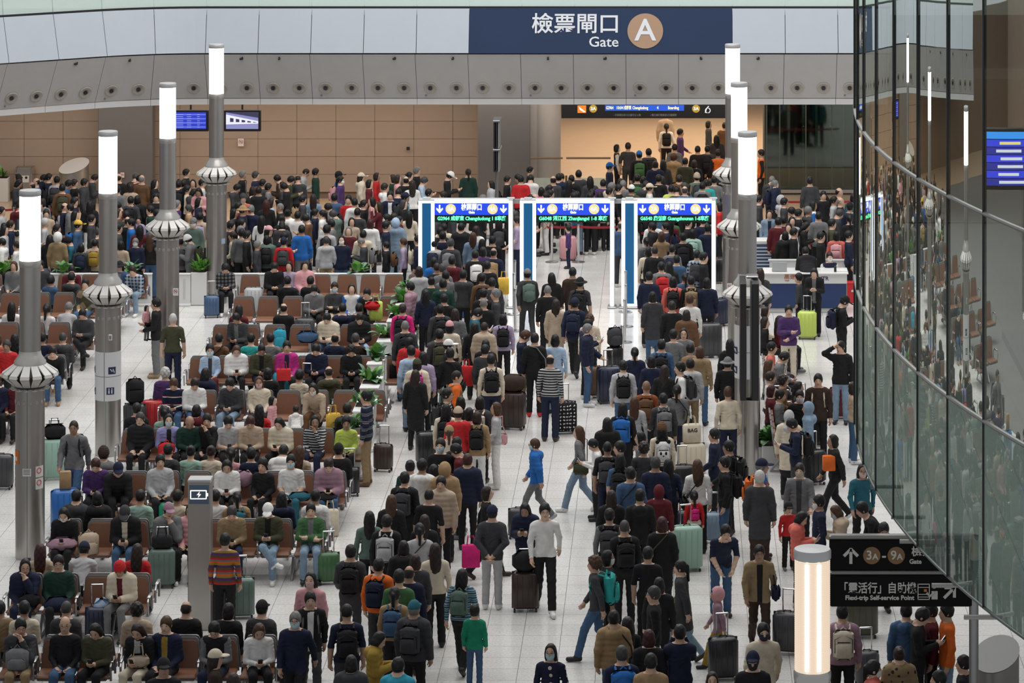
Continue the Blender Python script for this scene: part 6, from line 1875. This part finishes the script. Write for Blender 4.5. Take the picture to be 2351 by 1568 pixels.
# ---------------------------------------------------------------- luggage and bags
def shell_mesh(w, d, h):
    b = MB(); b.box((0, 0, h / 2 + .05), (w, d, h), .045); return b.mesh('case_shell', fabric('bk'), 50)
SZ = dict(S=(.36, .22, .48), M=(.44, .27, .60), L=(.50, .31, .72), X=(.30, .18, .38))
for k, (w, d, h) in SZ.items():
    ME['case' + k] = shell_mesh(w, d, h); ME['rib' + k] = MB().box((0, 0, h / 2 + .05), (.018, d + .014, h - .10), .006).mesh('case_rib', fabric('bk'))
    ME['seam' + k] = MB().box((0, 0, h / 2 + .05), (w + .006, .016, h + .006), .04).mesh('zip_seam', DARKM)
    b = MB(); b.tube([(-.09, d * .34, h + .04), (-.09, d * .34, h + .38), (.09, d * .34, h + .38), (.09, d * .34, h + .04)], .011, 6); b.box((0, d * .34, h + .385), (.20, .03, .028), .008); ME['pull' + k] = b.mesh('pull_handle', CHROME, 40)
    b = MB(); b.tube([(-.06, 0, h + .045), (-.05, 0, h + .075), (.05, 0, h + .075), (.06, 0, h + .045)], .011, 6); ME['grip' + k] = b.mesh('grip', DARKM)
ME['wheel'] = MB().lathe([(.0, -.016), (.026, -.016), (.028, 0), (.026, .016), (0, .016)], 12).mesh('wheel', DARKM, 40)
HARD = {}
def hard(c):
    if c in ('PD',): return fabric(c)
    return mat('case_' + WORD[c].replace(' ', '_'), RGB[c], rough=.34, noise=.05, spec=.5)
def suitcase(x, y, size, c, yaw, pull, label, z=0.0, Y=None):
    p = at(x, y) if Y is None else Vector((fx(x, Y), Y, 0)); w, d, h = SZ[size]
    r = empty('suitcase', (p.x, p.y, z), math.radians(yaw)); tag(r, label, 'suitcase', 'wheeled suitcases in the hall'); m = hard(c)
    own_mat(obj('case_shell', ME['case' + size], r), m); obj('zip_seam', ME['seam' + size], r); obj('grip', ME['grip' + size], r)
    for k in range(4): own_mat(obj('case_rib', ME['rib' + size], r, ((k - 1.5) * w * .21, 0, 0)), m)
    for sx in (-1, 1):
        for sy in (-1, 1): obj('wheel', ME['wheel'], r, (sx * w * .40, sy * d * .36, .028), (0, math.pi / 2, 0))
    if pull: obj('pull_handle', ME['pull' + size], r)
    return r
for row in (
 (486, 729, 'S', 'dn', 8, 1, 'navy cabin suitcase with raised handle beside grey plaid jacket'), (582, 722, 'M', 'lg', 5, 0, 'silver grey suitcase standing before the barrier seats'),
 (700, 795, 'M', 'dg', 0, 1, 'charcoal suitcase standing between the middle seat rows'), (650, 925, 'M', 'cy', 12, 0, 'turquoise ribbed suitcase in front of the magenta jacket'),
 (703, 930, 'S', 'dg', -8, 1, 'charcoal suitcase right of the turquoise one'.replace('right of', 'next to')), (790, 915, 'S', 'bk', 4, 1, 'black suitcase in front of the seated phone users near the plants'),
 (150, 1222, 'L', 'bl', 20, 0, 'blue suitcase carrying a brown paper bag'), (388, 1222, 'S', 'eg', 6, 0, 'dark green suitcase before the light grey hoodie'),
 (350, 992, 'M', 'rd', 10, 0, 'glossy red suitcase beside the striped sweater'), (310, 1000, 'M', 'dg', -12, 1, 'charcoal suitcase behind the glossy red one'),
 (125, 1100, 'L', 'mt', 14, 1, 'mint green suitcase half behind the lamp post'), (3, 1122, 'M', 'dg', 0, 0, 'grey ribbed suitcase cut by the picture edge'),
 (372, 1348, 'M', 'sg', 6, 1, 'sage green suitcase carrying a black handbag'), (222, 1470, 'S', 'nv', 4, 1, 'dark navy suitcase with tall raised handle before the seats'), (252, 1452, 'S', 'dg', 4, 0, 'charcoal suitcase behind the dark navy one'),
 (553, 1418, 'M', 'sg', 8, 1, 'pale green ribbed suitcase behind the rainbow sweater'), (755, 1340, 'S', 'gn', 10, 1, 'bright green suitcase at the end of a seat row'),
 (803, 1138, 'S', 'bk', 8, 1, 'black suitcase before the lime hoodie'), (880, 1082, 'S', 'db', -10, 1, 'dark brown suitcase behind the navy patterned jacket'),
 (982, 1068, 'M', 'bk', 22, 0, 'big black suitcase behind the black long coat'), (1178, 985, 'L', 'db', -12, 0, 'tall dark brown suitcase piled with a dark coat'),
 (1298, 995, 'M', 'PD', 16, 1, 'black suitcase with white polka dots beside the striped sweater'), (1372, 912, 'M', 'br', 10, 0, 'rusty brown suitcase beside the navy puffer jacket'), (1398, 925, 'L', 'nv', 12, 1, 'navy suitcase beside the navy puffer jacket and bare floor'), (1412, 850, 'S', 'bk', 20, 1, 'black suitcase with raised handle near the open stanchion line'),
 (1072, 728, 'L', 'bl', 3, 0, 'blue suitcase with yellow strap in the gate 4A queue'), (1631, 820, 'L', 'dg', 8, 0, 'large dark ribbed suitcase in the gate 8A queue'), (1655, 748, 'M', 'nv', 40, 0, 'tilted navy suitcase in the gate 8A queue'), (1655, 650, 'M', 'bk', 5, 0, 'black suitcase just beyond gate 8A'),
 (1853, 778, 'M', 'lm', -5, 1, 'lime green suitcase in front of the service counter'), (1304, 598, 'M', 'pk', 3, 1, 'pink suitcase seen through gate 6A'),
 (1588, 1110, 'L', 'cr', 12, 1, 'cream suitcase with brown straps in the gate 7A queue'), (1568, 1148, 'M', 'bk', 10, 1, 'black suitcase in front of the cream one with straps'), (1577, 1310, 'L', 'mt', 14, 1, 'mint green suitcase beside the black long coat'), (1638, 1245, 'S', 'ld', 6, 1, 'pale blue suitcase in front of the child with hot pink backpack'), (1575, 1240, 'S', 'nv', 20, 1, 'navy printed suitcase beside the child in red sweater'),
 (1206, 1402, 'M', 'db', 4, 1, 'taupe suitcase pulled by the white sweater, piled with coats'), (1808, 1500, 'M', 'dg', -14, 1, 'graphite suitcase pulled by the khaki jacket'), (1660, 1560, 'M', 'bk', 10, 1, 'black soft suitcase pulled by the cream hoodie'),
 (1978, 1462, 'L', 'ol', 4, 0, 'large dark olive suitcase below the direction sign'), (1990, 1575, 'S', 'dg', 8, 1, 'charcoal suitcase held by the mauve hoodie'), (1868, 1112, 'M', 'bk', 20, 1, 'black suitcase pulled by the walker with a paper bag'), (1845, 980, 'S', 'lg', 30, 1, 'pale grey suitcase beside the side-on seats'), (1812, 860, 'S', 'bk', 10, 1, 'black suitcase beside the purple jacket'), (1930, 960, 'M', 'mr', 8, 1, 'maroon suitcase beside the person raising a hand'), (1145, 770, 'S', 'pu', 10, 0, 'purple suitcase in the gate 4A queue'), (1190, 1235, 'S', 'dg', 0, 0, 'charcoal suitcase half hidden by the navy puffer jacket'), (670, 1590, 'S', 'bk', 6, 1, 'black suitcase pushed by the masked navy jacket'),
): suitcase(*row)
# soft things, placed where they lie or hang
def soft(name, x, y, Y, dims, c, label, cat, yaw=0, bev=.05, handle=None, on=None):
    p = atY(x, y, Y) if on is None else at(on[0], on[1]) + Vector((0, 0, on[2])); r = empty(name, p, math.radians(yaw)); tag(r, label, cat); w, d, h = dims
    MB().box((0, 0, h / 2), dims, bev).build('bag_body', fabric(c), r, smooth=50)
    if handle == 'loop':
        for sy in (-1, 1): MB().tube([(-w * .22, sy * d * .3, h - .01), (-w * .16, sy * d * .3, h + .14), (w * .16, sy * d * .3, h + .14), (w * .22, sy * d * .3, h - .01)], .008, 6).build('handle', fabric(c), r)
    if handle == 'pack':
        MB().box((0, -d * .55, h * .36), (w * .8, d * .3, h * .5), .03).build('pocket', fabric(c), r, smooth=50); MB().tube([(-.04, 0, h), (0, 0, h + .05), (.04, 0, h)], .01, 6).build('grip', fabric(c), r)
        for sx in (-1, 1): MB().tube([(sx * w * .3, d * .4, h * .95), (sx * w * .36, d * .75, h * .6), (sx * w * .34, d * .45, h * .12)], .016, 6).build('strap', fabric(c), r)
    if handle == 'duffel':
        MB().tube([(-w * .2, -d * .3, h * .8), (-w * .14, -d * .2, h + .12), (w * .14, -d * .2, h + .12), (w * .2, -d * .3, h * .8)], .010, 6).build('handle', fabric(c), r); MB().box((0, 0, h + .003), (w * .8, .02, .01)).build('zip', DARKM, r)
    return r
soft('shopping_bag', 1081, 1302, 55.8, (.30, .12, .38), 'hp', 'hot pink shopping bag carried in a hand beside the walkway', 'bag', 8, .01, 'loop')
soft('shopping_bag', 651, 873, 69.6, (.30, .12, .24), 'rd', 'red shopping bag on the lap of the magenta jacket', 'bag', 5, .01, 'loop')
soft('shopping_bag', 765, 990, 64.2, (.28, .10, .36), 'yl', 'bright yellow shopping bag before the seated child in lime', 'bag', 25, .03, 'loop')
soft('shopping_bag', 1156, 676, 78.4, (.26, .12, .40), 'yl', 'yellow and white carrier bag in the gate 4A queue', 'bag', 10, .02, 'loop')
soft('shopping_bag', 1071, 885, 68.2, (.26, .12, .40), 'rd', 'red carrier bag beside the orange hoodie', 'bag', -8, .01, 'loop')
soft('tote_bag', 758, 1231, 59.04, (.30, .16, .48), 'cr', 'cream canvas tote standing on the floor by the seats', 'bag', 10, .03, 'loop')
soft('paper_bag', 150, 1143, 58.9, (.20, .13, .32), 'tn', 'brown paper bag standing on the blue suitcase', 'bag', 15, .01, on=(150, 1222, .775))
soft('paper_bag', 1903, 1080, 59.8, (.22, .13, .27), 'og', 'orange takeaway paper bag held by the walker in black', 'bag', 10, .01)
soft('seat_backpack', 642, 797, 73.55, (.28, .16, .40), 'cy', 'turquoise backpack left on an empty brown seat', 'backpack', 10, .05, 'pack')
soft('duffel_bag', 706, 786, 73.55, (.48, .24, .26), 'dn', 'blue duffel bag lying on a brown seat', 'bag', 5, .09, 'duffel')
soft('seat_backpack', 203, 1276, 56.1, (.34, .20, .40), 'bg', 'beige backpack leaning on a brown seat', 'backpack', 25, .06, 'pack')
soft('plastic_bag', 233, 1408, 52.6, (.28, .20, .24), 'lb', 'pale blue plastic bag crumpled on a brown seat', 'bag', 30, .08)
soft('handbag', 372, 1278, 55.6, (.34, .16, .22), 'bk', 'black handbag resting on the sage green suitcase', 'bag', 5, .04, 'loop', on=(372, 1348, .655))
soft('lap_backpack', 382, 1058, 63.0, (.32, .18, .36), 'rd', 'red backpack on the lap of the periwinkle jacket', 'backpack', 8, .06, 'pack')
soft('folded_jacket', 688, 1150, 59.5, (.42, .22, .16), 'tl', 'dark teal jacket bundled on the lap of the white T-shirt', 'jacket', 12, .07)
soft('folded_jacket', 560, 1118, 59.9, (.30, .20, .30), 'mv', 'mauve quilted jacket on the seat beside the black hoodie', 'jacket', 12, .07)
soft('carrier_bag', 906, 870, 70.5, (.22, .11, .32), 'bk', 'black paper carrier bag hanging beside the pale blue hoodie', 'bag', 10, .01, 'loop')
soft('coat_bundle', 1206, 1303, 54.25, (.42, .30, .34), 'bk', 'black and grey coats piled on the taupe suitcase', 'coat', 15, .09, on=(1206, 1402, .655))
soft('coat_bundle', 1178, 893, 67.6, (.52, .36, .34), 'db', 'dark coat draped over the tall dark brown suitcase', 'coat', -10, .10, on=(1178, 985, .775))
soft('luggage_bag', 118, 1018, 63.3, (.42, .22, .28), 'bk', 'black bag strapped on top of the mint suitcase', 'bag', 14, .08, 'duffel', on=(125, 1100, .775))
soft('canvas_tote', 1590, 1030, 62.9, (.34, .16, .36), 'cr', 'cream canvas tote with black letters on a suitcase', 'bag', 12, .03, 'loop', on=(1588, 1110, .775))
soft('travel_backpack', 1402, 797, 74.2, (.34, .22, .42), 'dg', 'charcoal backpack sitting on luggage near the stanchions', 'backpack', 20, .07, 'pack', on=(1412, 850, .535))
soft('trolley_backpack', 305, 935, 67.4, (.36, .26, .50), 'bk', 'bulky black rucksack on the luggage behind the red suitcase', 'backpack', 15, .08, 'pack', on=(310, 1000, .655))
soft('lap_bag', 68, 1392, 52.5, (.34, .18, .20), 'bk', 'black shoulder bag on the lap of the navy puffer jacket', 'bag', 6, .06, 'loop')
soft('lap_coat', 132, 1402, 52.5, (.44, .30, .22), 'nv', 'navy coat heaped on the lap of the dark green jacket', 'coat', 14, .09)
soft('lap_coat', 142, 1262, 56.0, (.52, .30, .20), 'mv', 'mauve coat on the lap of the masked black jacket', 'coat', 8, .09)
soft('lap_bag', 745, 1155, 59.4, (.44, .24, .20), 'bk', 'black quilted bag on the lap of the mauve puffer jacket', 'bag', 5, .09)
soft('lap_backpack', 40, 1540, 49.0, (.34, .20, .34), 'gy', 'grey backpack held on the lap of the thinking spectacled person', 'backpack', 4, .06, 'pack')
soft('lap_bag', 318, 1533, 49.0, (.32, .16, .20), 'bg', 'beige handbag on the lap of the black jacket and cream trousers', 'bag', 6, .06, 'loop')
soft('seat_bag', 863, 735, 74.6, (.30, .18, .42), 'lm', 'pale lime bag before the seats by the plants', 'bag', 4, .03, 'loop') ; soft('red_coat', 855, 712, 74.5, (.36, .18, .20), 'rd', 'red puffer jacket thrown over the pale lime bag', 'jacket', 10, .08)
text('bag_letters', 'BAG', .10, (0, 0, 0), DARKM, bpy.data.objects['canvas_tote'], .002, rot=(math.pi / 2, 0, math.radians(12))).matrix_parent_inverse = Matrix()
t_ = bpy.data.objects['bag_letters']; t_.location = (0, -.086, .25); t_.rotation_euler = (math.pi / 2, 0, 0)
